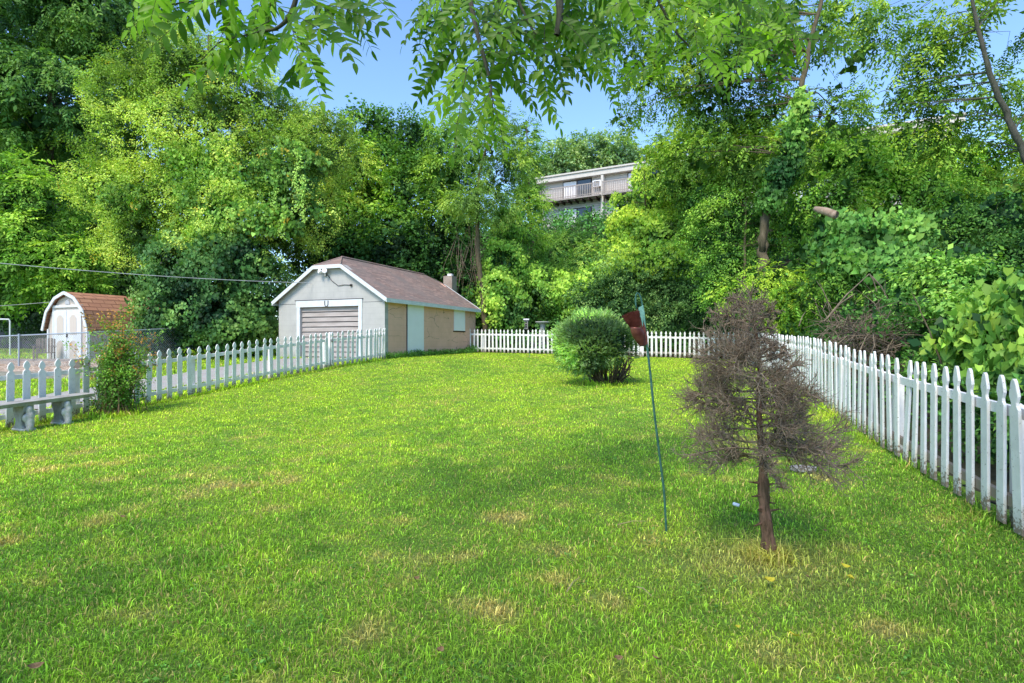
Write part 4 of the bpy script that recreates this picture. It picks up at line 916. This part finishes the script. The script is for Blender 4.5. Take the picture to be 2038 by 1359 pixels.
# far left dark tall trees
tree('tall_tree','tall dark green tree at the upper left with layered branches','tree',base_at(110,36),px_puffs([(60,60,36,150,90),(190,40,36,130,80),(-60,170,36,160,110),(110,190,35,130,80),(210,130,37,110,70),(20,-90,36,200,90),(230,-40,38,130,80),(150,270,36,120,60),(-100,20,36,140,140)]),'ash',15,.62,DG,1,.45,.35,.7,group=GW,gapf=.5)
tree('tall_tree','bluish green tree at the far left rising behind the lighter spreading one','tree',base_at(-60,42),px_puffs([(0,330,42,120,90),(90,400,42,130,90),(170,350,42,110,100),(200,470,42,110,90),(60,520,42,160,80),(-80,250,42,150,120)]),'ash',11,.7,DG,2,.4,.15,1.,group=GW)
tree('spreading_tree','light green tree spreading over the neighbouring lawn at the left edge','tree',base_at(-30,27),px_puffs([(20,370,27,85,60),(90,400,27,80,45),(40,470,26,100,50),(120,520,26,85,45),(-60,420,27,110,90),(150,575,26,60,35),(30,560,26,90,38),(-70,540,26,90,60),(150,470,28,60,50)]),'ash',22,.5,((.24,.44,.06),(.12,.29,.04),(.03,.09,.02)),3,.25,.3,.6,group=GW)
# shaded trees at the back left, below
tree('shade_tree','dark shaded tree filling the gap behind the barn-shaped shed','tree',base_at(230,36),px_puffs([(210,560,36,100,100),(120,620,38,90,70),(280,520,35,80,110),(40,600,40,110,40)]),'small',12,.7,((.06,.16,.04),(.035,.1,.03),(.012,.04,.018)),4,.3,.1,1.2,group=GW)
# yellow green tree
yt=[(430,170,25,130,80),(330,160,25,110,70),(260,200,24.6,80,60),(500,240,25,95,70),(420,280,23.6,150,90),(290,300,24,110,80),(560,330,24,110,80),(640,300,26,75,80),(230,380,24,80,55),(340,410,23.5,120,75),(470,420,23.4,120,80),(590,430,24.2,90,80),(290,480,23.6,85,60),(420,520,23.4,110,70),(540,500,23.8,80,60),(360,110,26,90,55)]
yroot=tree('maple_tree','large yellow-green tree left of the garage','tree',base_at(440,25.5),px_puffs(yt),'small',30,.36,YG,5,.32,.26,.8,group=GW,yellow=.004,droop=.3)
# vine on it
L=Leaves(); vp=[(430,330,22.6,95,50),(360,330,22.7,60,45),(500,350,22.5,80,55),(560,330,22.7,60,60),(400,410,22.3,90,50),(480,440,22.2,90,45),(590,410,22.8,45,65),(330,400,22.4,60,40),(250,400,22.8,45,35),(430,480,22.1,60,35),(600,340,23,50,40)]
puff_fill(L,px_puffs([(a,b,c,d,e,.9) for a,b,c,d,e in vp]),'vine',34,.34,((.30,.50,.09),(.17,.36,.06),(.05,.14,.03)),6,gap=.42,core=0,shell=.3,gapf=.4,yellow=.02)
# hanging strands
r_=np.random.default_rng(7)
for (px,py,ln) in ((548,300,120),(590,300,120),(345,400,60),(470,380,110),(520,380,70),(420,430,70),(450,430,60),(560,420,50),(602,350,90),(395,390,60)):
    c=P(px,py,22.0); n=int(ln/3.2); z=np.linspace(0,ln/F*22,n); pos=c+np.c_[.06*np.sin(z*5+px)+r_.normal(0,.05,n),r_.normal(0,.05,n),-z]; L.scatter('vine',pos,np.tile([0,0,1.],(n,1))+r_.normal(0,.2,(n,3)),np.tile([0,-1.,.4],(n,1))+r_.normal(0,.3,(n,3)),.2,np.tile([.28,.5,.1],(n,1)),int(px))
o=L.build('climbing_vine',M_gloss); tag(o,'heart-leaved vine draped over the large yellow-green tree','vine')
# ivy mound left of garage
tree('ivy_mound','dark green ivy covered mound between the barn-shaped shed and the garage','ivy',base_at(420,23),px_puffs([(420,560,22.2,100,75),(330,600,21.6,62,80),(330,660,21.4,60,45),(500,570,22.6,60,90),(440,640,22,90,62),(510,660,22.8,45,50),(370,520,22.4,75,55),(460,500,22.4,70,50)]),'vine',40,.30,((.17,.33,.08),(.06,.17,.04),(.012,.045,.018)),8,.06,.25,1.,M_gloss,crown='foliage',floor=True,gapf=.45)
# behind the garage
tree('broadleaf_tree','yellow-green broadleaf tree between the large yellow-green tree and the garage ridge','tree',base_at(660,33),px_puffs([(640,290,33,70,60),(690,340,32,70,60),(620,380,32,70,80),(670,430,31.5,70,60),(600,240,34,50,35)]),'ash',18,.46,((.34,.48,.07),(.18,.33,.05),(.05,.12,.03)),9,.22,.2,.8,group=GW)
tree('broadleaf_tree','dark green tree directly behind the garage roof','tree',base_at(775,35),px_puffs([(740,270,35,65,55),(810,280,35,65,50),(775,340,34,85,60),(720,400,33,80,70),(820,400,33,80,70),(760,470,32,110,60),(850,330,35,60,60)]),'broad',17,.5,((.22,.42,.06),(.09,.23,.04),(.022,.07,.02)),10,.25,.2,.9,group=GW)
tree('dense_thicket','shaded dark thicket right behind the garage ridge','thicket',base_at(800,31),px_puffs([(690,510,30.5,80,55),(790,510,30.5,90,60),(880,500,30.5,70,80),(850,580,30.3,70,70),(620,500,29,45,70),(920,580,30,50,80)]),'broad',16,.5,((.09,.22,.05),(.04,.13,.03),(.012,.04,.016)),11,.12,.15,1.1,crown='foliage',floor=True)
tree('broadleaf_tree','tree of mixed green hanging leaves just left of the slim bare trunk','tree',base_at(900,33),px_puffs([(900,300,33,50,60),(880,370,32,55,60),(930,360,33,45,70),(900,440,31,60,55),(930,260,35,40,50)]),'ash',18,.46,MG,12,.18,.3,.6,group=GW)
# slim bare trunk tree
b=base_at(967,28.2); q=[P(x,y,28.2) for x,y in ((967,668),(963,610),(957,560),(950,500),(950,440),(948,400),(955,340),(975,270))]; q[0]=np.array(b)
tree('slim_tree','slim tree with long bare pale trunk just right of the garage','tree',b,px_puffs([(975,290,28.5,55,45),(1010,340,28.5,50,45),(940,400,28,50,35),(985,400,28.2,50,45),(1025,310,29,32,50),(1000,250,29,32,35)]),'pinnate',20,.46,((.26,.42,.08),(.14,.28,.06),(.04,.1,.03)),13,.16,.45,.2,group=GW,trunkpts=q,sub=3)
# dry stems right of the chimney
T=Tubes(); r_=np.random.default_rng(8); o_=np.array(base_at(935,28.8))
for i in range(34):
    a=P(r_.uniform(905,960),r_.uniform(430,520),28.8)-o_; e=a+np.array([r_.normal()*.35,r_.normal()*.2,-r_.uniform(1,4)]); T.add([a,(a+e)/2+r_.normal(0,.3,3),e],[.011,.009,.004],4)
o=T.build('hanging_dry_vines',M_twig); o.location=o_; tag(o,'tangle of grey dry vines hanging beside the slim bare trunk','vine')
tree('feathery_tree','feathery upright green tree left of the apartment balcony','tree',base_at(1060,36),px_puffs([(1050,330,36,32,60),(1035,420,35,42,55),(1070,400,36,22,30),(1030,480,33,50,50),(1052,270,37,20,35)]),'pinnate',20,.5,((.28,.48,.07),(.15,.33,.05),(.04,.12,.03)),14,.12,.25,.7,group=GW)
tree('ivy_column','bright vine covered trunk standing right of the slim bare trunk','vine',base_at(1000,30),px_puffs([(1000,520,29.5,45,50),(985,580,29,50,45),(1010,450,30,35,40)]),'vine',34,.34,((.30,.52,.08),(.16,.36,.05),(.04,.13,.03)),15,.1,.3,1.,M_gloss,crown='foliage',floor=True)
# skyline trees behind the building
for i,(px,py,rx,ry,lb) in enumerate(((1110,310,38,26,'leftmost of the hazy trees on the skyline behind the apartment roof'),(1165,300,40,32,'hazy tree on the skyline above the apartment balcony'),(1220,300,38,30,'hazy tree on the skyline above the air conditioners'),(1285,318,34,24,'skyline tree with some orange leaves at the right of the visible apartment roof'),(1080,330,34,30,'low hazy tree at the left corner of the apartment roof'))):
    tree('skyline_tree',lb,'tree',base_at(px,72),px_puffs([(px,py,72,rx,ry),(px-15,py+26,72,rx,ry*.8),(px+18,py+22,71,rx*.9,ry*.8),(px,py+60,72,rx,40)]),'broad',7,1.0,((.26,.40,.16),(.16,.30,.12),(.07,.16,.08)),20+i,.2,.4,.25,group='trees on the skyline behind the apartment building',sub=2,yellow=.25 if i==3 else 0)
# small tree before the building
tree('leafy_tree','rounded light green tree just below the apartment balcony','tree',base_at(1140,41),px_puffs([(1140,492,41,50,36),(1110,510,40,50,36),(1170,512,40,42,38),(1140,545,38,70,40)]),'pinnate',22,.5,((.30,.50,.10),(.17,.35,.07),(.05,.15,.04)),30,.16,.2,.9,group=GW)
tree('leafy_tree','smaller rounded tree with drooping leaves low in the middle gap','tree',base_at(1095,35),px_puffs([(1095,520,35,42,36),(1080,555,34,50,35),(1120,560,34,50,35)]),'pinnate',24,.44,((.26,.46,.09),(.13,.3,.06),(.04,.12,.03)),31,.12,.2,.9,group=GW)
# vine mound right of balcony
tree('vine_mound','bright yellow-green vine smothering the tall mound right of the balcony','vine',base_at(1290,35),px_puffs([(1300,410,35,70,50),(1262,455,34,55,45),(1340,400,35,60,60),(1310,475,33,90,55),(1232,520,32,50,45),(1278,365,36,24,38),(1240,405,36,28,20),(1320,520,27.4,60,36),(1255,530,27.6,45,30)]),'vine',30,.42,((.36,.55,.06),(.20,.40,.04),(.05,.15,.03)),32,.12,.3,1.,M_gloss,crown='foliage',floor=False)
tree('vine_mound','mid green leaf covered slope behind the bird feeder','vine',base_at(1060,29),px_puffs([(1010,620,28.9,60,45),(1070,600,29.4,60,45),(1130,590,30,60,45),(1190,570,30.5,60,45),(1060,560,31,70,35),(1150,640,29.3,55,30)]),'vine',42,.34,((.30,.52,.07),(.15,.34,.045),(.035,.11,.025)),33,.0,.3,1.,M_gloss,crown='foliage',floor=True,gapf=.5)
tree('dense_thicket','grey-green small-leaved thicket rising above the juniper','thicket',base_at(1250,27.5),px_puffs([(1180,600,27.5,50,45),(1250,560,27.5,65,60),(1250,630,26.5,60,40),(1330,560,27,60,65),(1330,640,26,60,40),(1400,600,26,60,70),(1230,590,27,50,50)]),'small',26,.36,((.27,.44,.14),(.13,.28,.08),(.03,.09,.03)),34,.06,.25,1.,crown='foliage',floor=True,gapf=.5)
# right big tree
b=base_at(1528,18.8); q=[P(x,y,18.8) for x,y in ((1522,620),(1520,540),(1517,500),(1522,440),(1538,380),(1570,300),(1590,200),(1612,90),(1645,-40))]; q[0]=np.array(b)
big=[(1300,30,22,100,55),(1430,40,21,110,65),(1380,130,22,80,50),(1500,120,21.5,80,60),(1590,60,22,70,55),(1290,180,23,50,40),(1430,230,22,75,50),(1530,230,21.5,70,55),(1400,310,22,80,45),(1490,330,21.5,80,50),(1600,310,22,60,55),(1340,340,23,45,40),(1690,30,22,60,40),(1680,130,22,55,45),(1660,230,22.5,55,45),(1235,235,23,30,22),(1400,200,22.5,60,50),(1250,110,23,50,40),(1700,290,23,60,40),(1480,60,18.7,60,40),(1530,300,19.2,40,30)]
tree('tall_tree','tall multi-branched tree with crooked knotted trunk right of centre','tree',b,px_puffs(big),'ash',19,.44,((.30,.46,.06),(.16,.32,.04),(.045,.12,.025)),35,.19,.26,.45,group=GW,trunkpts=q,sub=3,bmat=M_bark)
L=Leaves(); vp=[(1590,230,19.6,16,50),(1575,300,19.6,20,60),(1550,350,19.6,25,40),(1530,400,19.6,25,30)]
puff_fill(L,px_puffs([(a,b_,18.6,d,e,.4) for a,b_,c,d,e in vp]),'vine',60,.32,((.20,.40,.07),(.09,.24,.04),(.02,.08,.02)),36,gap=.15,core=.5,shell=.5,gapf=.4); tag(L.build('climbing_vine',M_gloss),'dark glossy vine wrapped round the tall crooked trunk','vine')
# right sparse tree
b=base_at(2130,13.4); q=[P(x,y,13.4) for x,y in ((2140,640),(2100,460),(2060,350),(2030,290),(2000,220),(1965,130),(1945,50),(1925,-60))]; q[0]=np.array(b)
rt=[(1900,40,15,90,55),(1990,60,14.5,80,60),(1820,110,15.5,80,45),(1760,190,16,80,45),(1860,200,15.5,80,50),(1960,190,15,70,50),(1750,60,16.5,60,40),(1830,270,15.5,80,45),(2040,230,14,50,60),(1940,300,15,80,45),(2040,20,14,70,60),(1700,250,16.5,55,40),(2090,330,14,70,70)]
tree('leaning_tree','open leaning tree with long curved trunk at the right edge','tree',b,px_puffs(rt),'ash',27,.34,((.26,.42,.05),(.13,.28,.035),(.04,.11,.02)),37,.11,.42,0,group=GW,trunkpts=q,sub=3,shell=.75,bmat=M_barkg)
tree('broadleaf_tree','mid green tree hiding the middle of the apartment block behind the crooked trunk','tree',base_at(1420,31),px_puffs([(1350,300,31,60,55),(1430,290,31,60,60),(1510,290,31,60,60),(1590,290,31,60,55),(1660,290,31,55,45),(1390,360,30,70,50),(1500,370,30,80,50),(1320,340,31,40,40)]),'ash',18,.46,((.26,.42,.06),(.13,.28,.04),(.035,.1,.022)),52,.2,.15,.9,group=GW)
# slope shrubs on the right
tree('maple_tree','soft green young tree on the bank right of the crooked trunk','tree',base_at(1680,19.5),px_puffs([(1690,330,19.5,70,50),(1650,400,19,70,50),(1740,370,19.5,70,50),(1800,330,20,70,45),(1880,330,20,70,50),(1850,400,19,90,50)]),'ash',22,.42,((.24,.44,.06),(.12,.3,.04),(.03,.1,.02)),38,.14,.25,.9,group=GW)
tree('background_tree','bright sunlit yellow foliage behind the bank to the right of the crooked trunk','tree',base_at(1790,30),px_puffs([(1740,330,30,60,40),(1820,310,30,70,40),(1900,350,30,70,50),(1980,380,30,80,60)]),'broad',14,.6,((.45,.6,.06),(.3,.46,.05),(.1,.2,.03)),39,.2,.2,.6,group=GW)
tree('leafy_shrub','green leafy shrub in front of the crooked knotted trunk','shrub',base_at(1480,19.5),px_puffs([(1450,430,21.5,75,60),(1420,480,22,60,60),(1450,530,21,60,50),(1430,560,21,55,60),(1600,450,20.5,50,60),(1610,520,18.5,55,45),(1410,400,22.5,50,50),(1530,450,22.5,60,60)]),'small',26,.36,((.24,.44,.07),(.12,.3,.045),(.03,.1,.025)),40,.08,.25,1.,crown='foliage',floor=True,group='shrubs on the overgrown bank')
tree('leafy_shrub','light green fine-leaved shrub reaching over the fence corner behind the dead conifer','shrub',base_at(1500,18),px_puffs([(1480,590,17.5,60,30),(1540,560,16.8,60,40),(1600,590,15.5,60,45),(1660,560,15,60,45),(1560,620,16.5,60,35)]),'ash',36,.27,((.28,.46,.05),(.14,.32,.035),(.035,.11,.02)),41,.06,.22,1.,crown='foliage',floor=True,group='shrubs on the overgrown bank')
tree('vine_mound','broad-leaved grape vine mound on the right bank below the broken branch','vine',base_at(1730,15.5),px_puffs([(1720,470,15.5,75,45),(1790,470,15.2,70,45),(1690,520,15,60,40),(1760,530,14.6,75,40),(1830,520,14.6,60,40),(1650,470,16,45,45)]),'vine',62,.36,((.17,.38,.07),(.075,.22,.04),(.014,.06,.018)),42,.06,.30,1.2,M_gloss,crown='foliage',floor=True,gapf=.6)
tree('leafy_shrub','dark shaded shrub at the right edge under the leaning tree','shrub',base_at(1960,14.5),px_puffs([(1900,450,15,90,50),(1990,440,14,80,60),(1960,520,13.5,90,50),(2060,500,13,80,80),(1880,500,14.5,60,40)]),'small',30,.32,((.12,.28,.05),(.06,.17,.035),(.015,.06,.02)),43,.06,.2,1.1,crown='foliage',floor=True,group='shrubs on the overgrown bank')
tree('leafy_shrub','bushy green shrub above the right fence beyond the dry brush','shrub',base_at(1850,11.5),px_puffs([(1815,580,11.7,55,45),(1870,560,11.3,75,40),(1940,560,11,75,40),(1885,620,10.3,65,40),(1860,655,10.3,50,32),(1950,620,9.8,70,45)]),'broad',75,.24,((.22,.44,.08),(.11,.3,.05),(.025,.1,.025)),44,.04,.15,1.3,M_gloss,crown='foliage',floor=True,group='shrubs on the overgrown bank')
tree('grape_vine','large-leaved bright grape vine spilling toward the nearest right fence pickets','vine',base_at(2000,8.6),px_puffs([(1960,670,8.2,75,50),(2030,640,7.6,75,70),(2040,740,6.6,60,60),(1900,690,8.8,60,35),(2110,660,7,70,90),(1990,750,7.2,50,40)]),'vine',85,.34,((.26,.47,.07),(.11,.28,.045),(.018,.07,.02)),45,.03,.28,1.3,M_gloss,crown='foliage',floor=True,gapf=.7)
tree('leafy_shrub','low dark shrub behind the pickets of the right fence','shrub',base_at(1900,8.3),px_puffs([(1745,640,10.2,18,12),(1690,612,10.5,20,14),(1790,600,10.3,22,14),(1760,690,11.5,60,28),(1830,730,9.5,55,30),(1900,770,8,60,35),(1990,850,6,70,60),(2060,860,5.2,60,80)]),'broad',80,.2,((.14,.32,.06),(.06,.18,.035),(.015,.06,.02)),46,.02,.2,1.2,crown='foliage',floor=True,group='shrubs on the overgrown bank')

# undergrowth covering the slopes beyond the fences (stuff)
L=Leaves(); r_=np.random.default_rng(50); n=60000; y=r_.uniform(3,52,n); x=r_.uniform(-18,1,n)*1.0; x=r_.uniform(-20,40,n)
k=((dist_b(x,y)>.35)|(dist_r(x,y)>.35))&(x<y*1.15+3)&(x>-y*.5); x=x[k];y=y[k]; dd=np.hypot(x,y); k=r_.random(len(x))<np.clip(16/dd,0,1); x=x[k];y=y[k];n=len(x)
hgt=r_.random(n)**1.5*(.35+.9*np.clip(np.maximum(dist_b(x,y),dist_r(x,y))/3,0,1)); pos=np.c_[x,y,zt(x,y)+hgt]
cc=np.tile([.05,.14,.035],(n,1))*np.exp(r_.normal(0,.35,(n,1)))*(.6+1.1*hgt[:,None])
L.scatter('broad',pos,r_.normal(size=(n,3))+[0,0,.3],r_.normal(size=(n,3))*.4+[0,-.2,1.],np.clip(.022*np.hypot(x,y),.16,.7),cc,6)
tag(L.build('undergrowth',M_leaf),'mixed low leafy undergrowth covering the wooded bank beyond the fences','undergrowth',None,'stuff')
# distant woods behind everything (stuff)
L=Leaves(); pf=[]
for i in range(44):
    a=-1.15+i*.05+r_.normal()*.01; Y=r_.uniform(58,75); x=a*Y
    if .0<a<.75: continue
    pf.append((x,Y,zz(x,Y)+3.5,4.5,3,6.0 if a<-.2 else 4.5))
puff_fill(L,pf,'small',2.6,1.5,((.10,.22,.06),(.06,.15,.04),(.02,.07,.025)),51,gap=0,core=1.,shell=.3)
tag(L.build('distant_woods',M_leaf),'far off band of woods seen between the trees','woods',None,'stuff')

# broken branch stub
bs=P(1622,415,15.2); be=P(1663,428,14.6); m_=MB(); m_.tube([bs*0,(be-bs)*.2,(be-bs)*.5+[0,0,.02],be-bs,be-bs+[.004,-.002,-.001]],[.06,.085,.1,.11,.09],12); o=m_.build('broken_branch',simple('pale_bark',(.24,.16,.11),(.46,.34,.25),8,.9,.5,.02,(1,1,1)),smooth=True); o.location=bs; tag(o,'thick broken branch stub poking out above the grape vine mound','branch')
# burl on the crooked trunk
m_=MB(); q=[P(x,y,18.7) for x,y in ((1517,500),(1519,470),(1521,445),(1524,425),(1534,408),(1541,395),(1545,380))]; o0=q[0]; m_.tube([a-o0 for a in q],[.11,.10,.11,.17,.19,.14,.10],12)
q=[P(x,y,18.7) for x,y in ((1510,545),(1516,532),(1524,520),(1520,508))]; m_.tube([a-o0 for a in q],[.08,.15,.16,.10],12); o=m_.build('trunk_burl',M_bark,smooth=True); o.location=o0; tag(o,'knotted twisted burls on the crooked trunk among the shrubs','burl')
# brush pile
T=Tubes(); bp=P(1728,628,10.9); o_=np.array([bp[0],bp[1],zz(bp[0],bp[1])]); r_=np.random.default_rng(60)
for i in range(480):
    a=np.array([r_.normal()*.42,r_.normal()*.3,r_.uniform(.2,1.35)]); d=nrm(np.array([r_.normal(),r_.normal()*.5,r_.normal()*.7+.1])); Ln=r_.uniform(.3,1.1); e=a+d*Ln; T.add([a,(a+e)/2+r_.normal(0,.08,3)+[0,0,.08],e],np.array([.012,.008,.003])*r_.uniform(.5,1.2),4)
for (x0,y0,x1,y1) in ((1640,640,1730,545),(1730,545,1745,580),(1735,550,1770,600),(1645,635,1700,585)):
    a=P(x0,y0,10.6)-o_; e=P(x1,y1,10.6)-o_; T.add([a,(a+e)/2+[0,0,.06],e],[.018,.014,.008],5)
o=T.build('brush_pile',simple('dry_brush',(.10,.075,.05),(.30,.23,.16),12,.85,0)); o.location=o_; tag(o,'tangle of dry bare branches behind the right fence','brush')

# ------------------------------------------------------------------ overhanging tree above the camera
ov=thing('overhanging_tree','tree above the viewpoint whose pinnate leafy branches hang into the top of the view','tree',(-3.2,-3.2,zz(-3.2,-3.2)))
oo=np.array(ov.location)
LV=[];LQ=[];LC=[];ln=[0]; r_=np.random.default_rng(70)
def leaflet(b,d,n,L,W,c):
    s=np.cross(d,n); st=[0,.18,.5,.8,1]; ww=[.04,.42,.5,.27,0.0]; V=[]
    for t,w_ in zip(st,ww):
        mid=b+d*L*t-n*L*.18*t*t; V+= [mid-s*w_*W+n*.10*W*(w_>0.1), mid, mid+s*w_*W+n*.10*W*(w_>.1)]
    V=np.array(V); Q=[]
    for i in range(4): a=i*3; Q+= [(a,a+1,a+4,a+3),(a+1,a+2,a+5,a+4)]
    LV.append(V);LQ.append(np.array(Q)+ln[0]);ln[0]+=15; LC.append(np.tile(c,(15,1)))
OT=Tubes()
def frond(a,e,npair,LL_,base):
    """compound leaf from a to e (world)"""
    a=np.array(a);e=np.array(e); n=9; t=np.linspace(0,1,n)[:,None]; Lg=np.linalg.norm(e-a); mid=(a+e)/2+np.array([0,0,.14*Lg]); pth=(1-t)**2*a+2*t*(1-t)*mid+t*t*e
    OT.add(pth-oo,np.linspace(.0028,.001,n),4); ax=nrm(e-a); up=nrm(r_.normal(0,.32,3)+np.array([0,-.85,.5])); sd=nrm(np.cross(ax,up)); c=base*math.exp(r_.normal(0,.12))
    for i in range(npair):
        tt=.12+.86*i/(npair-1+.5); q=(1-tt)**2*a+2*tt*(1-tt)*mid+tt*tt*e; tg=nrm(2*(1-tt)*(mid-a)+2*tt*(e-mid))
        sz=LL_*math.sin(PI*(.22+.6*tt))**.7*r_.uniform(.85,1.12)
        for sg in (-1,1):
            d=nrm(tg*.55+sd*sg*.95+np.array([0,0,-.10])+r_.normal(0,.13,3)); nn=np.cross(d,np.cross(up,d)); nn=nrm(nn+r_.normal(0,.2,3)); nn=nrm(nn-d*np.dot(nn,d)); leaflet(q,d,nn,sz,sz*.38,c*math.exp(r_.normal(0,.13)))
    d=nrm(tg+[0,0,-.2]); nn=nrm(up-d*np.dot(up,d)); leaflet(e,d,nn,LL_*.75,LL_*.28,c)
BR=np.array([.19,.40,.03]); DKL=np.array([.09,.22,.025])
fr_=[(400,-20,255,60,3.3),(440,0,300,95,3.3),(520,60,375,160,3.1),(585,70,430,150,3.2),(600,80,640,165,3.5),(560,20,690,105,3.4),(640,10,760,55,3.6),(470,-30,350,45,3.1),(500,10,540,120,3.2),(620,-10,560,85,3.3),(700,-30,790,40,3.7),(380,-40,265,25,3.2),(575,40,600,130,3.2),(540,60,480,150,3.3),(650,30,705,125,3.5),(480,20,420,110,3.1),(690,20,740,100,3.6),(590,-20,650,60,3.5),(450,-40,470,50,3.0),(540,-40,500,60,3.1),(660,-40,720,30,3.6),(330,-60,300,40,3.2),(610,120,560,180,3.3),(600,100,640,200,3.4),
 (930,0,860,100,3.8),(950,60,840,180,3.8),(960,110,850,235,3.7),(965,150,890,285,3.6),(975,180,935,300,3.6),(975,180,1005,300,3.6),(980,120,1060,200,3.8),(1010,60,1100,155,3.9),(1060,130,1115,255,3.7),(1000,150,1070,225,3.8),(1000,0,900,60,3.9),(1060,0,1150,80,4.0),(1100,30,1190,125,4.0),(1080,80,1165,165,4.0),(960,40,1040,120,3.8),(900,-20,835,45,3.9),(1120,-20,1230,60,4.0),(1150,20,1230,110,4.0),(935,150,850,255,3.8),(985,190,960,295,3.6),(1000,20,960,120,3.9),(1040,20,1010,120,3.8),(920,30,870,130,4.0),(1090,-20,1060,70,3.9),(960,70,900,160,3.7),(1020,100,980,200,3.7),(1045,60,1090,120,3.8),(1110,100,1120,190,3.9),(890,100,830,200,4.1),(880,20,830,110,4.2),(950,-20,920,70,3.8),(1000,-40,1050,40,3.7)]
fr_=fr_+[(a+r_.normal(0,26),b-8+r_.normal(0,14),c_+r_.normal(0,34),d_-14+r_.normal(0,18),e_+.15) for (a,b,c_,d_,e_) in fr_ if not 545<a<730]+[(a+r_.normal(0,30),b-45+r_.normal(0,14),c_+r_.normal(0,45),d_-75+r_.normal(0,20),e_+.3) for (a,b,c_,d_,e_) in fr_[::2]]
for (x0,y0,x1,y1,Y) in fr_:
    dz=r_.normal(0,.12); c=BR if r_.random()<(.75 if x0<600 or y1>230 else .25) else DKL
    frond(P(x0,y0,Y+dz),P(x1,y1,Y+dz+r_.normal(0,.18)),7+(abs(x1-x0)+abs(y1-y0)>130)*1,(.108 if x0<720 else .098)*r_.uniform(.85,1.1),c)
for i in range(105):   # denser foliage at upper right
    x0=r_.uniform(1130,1590); y0=r_.uniform(-90,150)*(1.1-abs(x0-1330)/460); Y=r_.uniform(3.8,5.4); a=P(x0,y0,Y); an=r_.normal(0,.9); l=r_.uniform(.28,.42); e=a+np.array([math.sin(an)*l,r_.normal()*.15,-abs(math.cos(an))*l*.85-.03]); frond(a,e,7,.095,BR if r_.random()<.5 else DKL)
for i in range(40):
    x0=r_.uniform(860,1150); y0=r_.uniform(-60,110); Y=r_.uniform(3.9,4.8); a=P(x0,y0,Y); an=r_.normal(0,.9); l=r_.uniform(.26,.38); e=a+np.array([math.sin(an)*l,r_.normal()*.15,-abs(math.cos(an))*l]); frond(a,e,7,.095,DKL)
V=np.concatenate(LV)-oo; Q=np.concatenate(LQ); C=np.concatenate(LC); me=raw_mesh('leaves',V,Q.ravel(),np.arange(len(Q))*4,None,M_near,C,smooth=True); link('hanging_foliage',me,ov)
# visible twigs and limbs
def limb(pts,r0,r1,k=8):
    p=np.array(pts,float); n=len(p); t0=np.linspace(0,1,n); tt=np.linspace(0,1,n*4); pp=np.stack([np.interp(tt,t0,p[:,i]) for i in range(3)],1); pp[1:-1]=(pp[:-2]+pp[1:-1]*2+pp[2:])/4; OT.add(pp-oo,np.linspace(r0,r1,len(tt)),k)
limb([P(640,-170,3.3),P(592,-40,3.3),P(588,5,3.3),P(572,40,3.3),P(550,58,3.3),P(520,63,3.3)],.02,.007)
limb([P(572,40,3.3),P(600,85,3.3),P(605,110,3.35)],.006,.003); limb([P(520,63,3.3),P(440,80,3.2),P(400,120,3.1)],.006,.002); limb([P(480,-60,3.2),P(400,0,3.3),P(330,10,3.3)],.01,.003)
limb([P(900,-200,3.8),P(930,-30,3.8),P(948,60,3.75),P(965,120,3.7),P(978,170,3.65),P(975,200,3.6)],.02,.008); limb([P(1000,-150,3.9),P(1030,0,3.9),P(1060,60,3.9),P(1090,90,3.9)],.016,.004); limb([P(1100,-200,3.9),P(1112,-30,3.9),P(1115,30,3.9),P(1108,70,3.9)],.035,.02)
limb([P(1250,-200,4.4),P(1290,-40,4.4),P(1340,60,4.5),P(1400,120,4.6)],.02,.004); limb([P(1450,-200,4.8),P(1440,-40,4.8),P(1480,60,4.9)],.02,.004)
# main limbs back to the trunk
tz=oo[2]; limb([(-3.2,-3.2,tz-.2),(-3.15,-3.1,1.6),(-3.0,-2.9,3.2),(-2.7,-2.5,4.8),(-2.3,-2.0,6.5)],.26,.12,14)
limb([(-3.0,-2.9,3.2),(-2.2,-1.0,4.6),(-1.4,1.4,4.9),tuple(P(640,-170,3.3))],.12,.022); limb([(-2.7,-2.5,4.8),(-1.2,-.3,5.6),(-.5,2.2,5.4),tuple(P(900,-200,3.8))],.12,.022)
limb([(-.5,2.2,5.4),(.2,3,5.3),tuple(P(1100,-200,3.9))],.06,.036); limb([(-.5,2.2,5.4),(.1,3,5.2),tuple(P(1000,-150,3.9))],.04,.018); limb([(-2.3,-2.0,6.5),(0,1,6.4),(1.0,3.4,5.6),tuple(P(1250,-200,4.4))],.09,.022); limb([(1.0,3.4,5.6),tuple(P(1450,-200,4.8))],.04,.02)
limb([(-1.4,1.4,4.9),(-1.5,2.4,4.2),tuple(P(480,-60,3.2))],.03,.011)
for e in ((1.5,-2,5.8),(-5.5,-1,5.5),(-4,-5,6),(.5,-4.5,6),(2.5,.5,5.6),(-5,1.5,4.9)): limb([(-2.7,-2.5,4.8),((-2.7+e[0])/2,(-2.5+e[1])/2,5.6),e],.08,.02)
OT.build('branches',M_barkg,ov)
L=Leaves(); puff_fill(L,[(1.5,-2,5.9,2.2,2,1.1),(-5.5,-1,5.6,2,2,1.1),(-4,-5,6,2.4,2.2,1.2),(.5,-4.5,6,2.4,2.2,1.2),(2.6,.6,5.7,1.8,1.4,.8),(-2.5,-1.8,6.9,2.8,2.5,1.2),(-5,1.4,5.2,1.6,1.2,.7),(-1.2,.8,6.2,1.8,1.3,.7)],'ash',6,.5,((.2,.4,.05),(.12,.28,.04),(.05,.14,.03)),71,gap=.6,core=0,back=.7); L.build('upper_crown',M_leaf,ov)
print('script time',time.time()-T0)
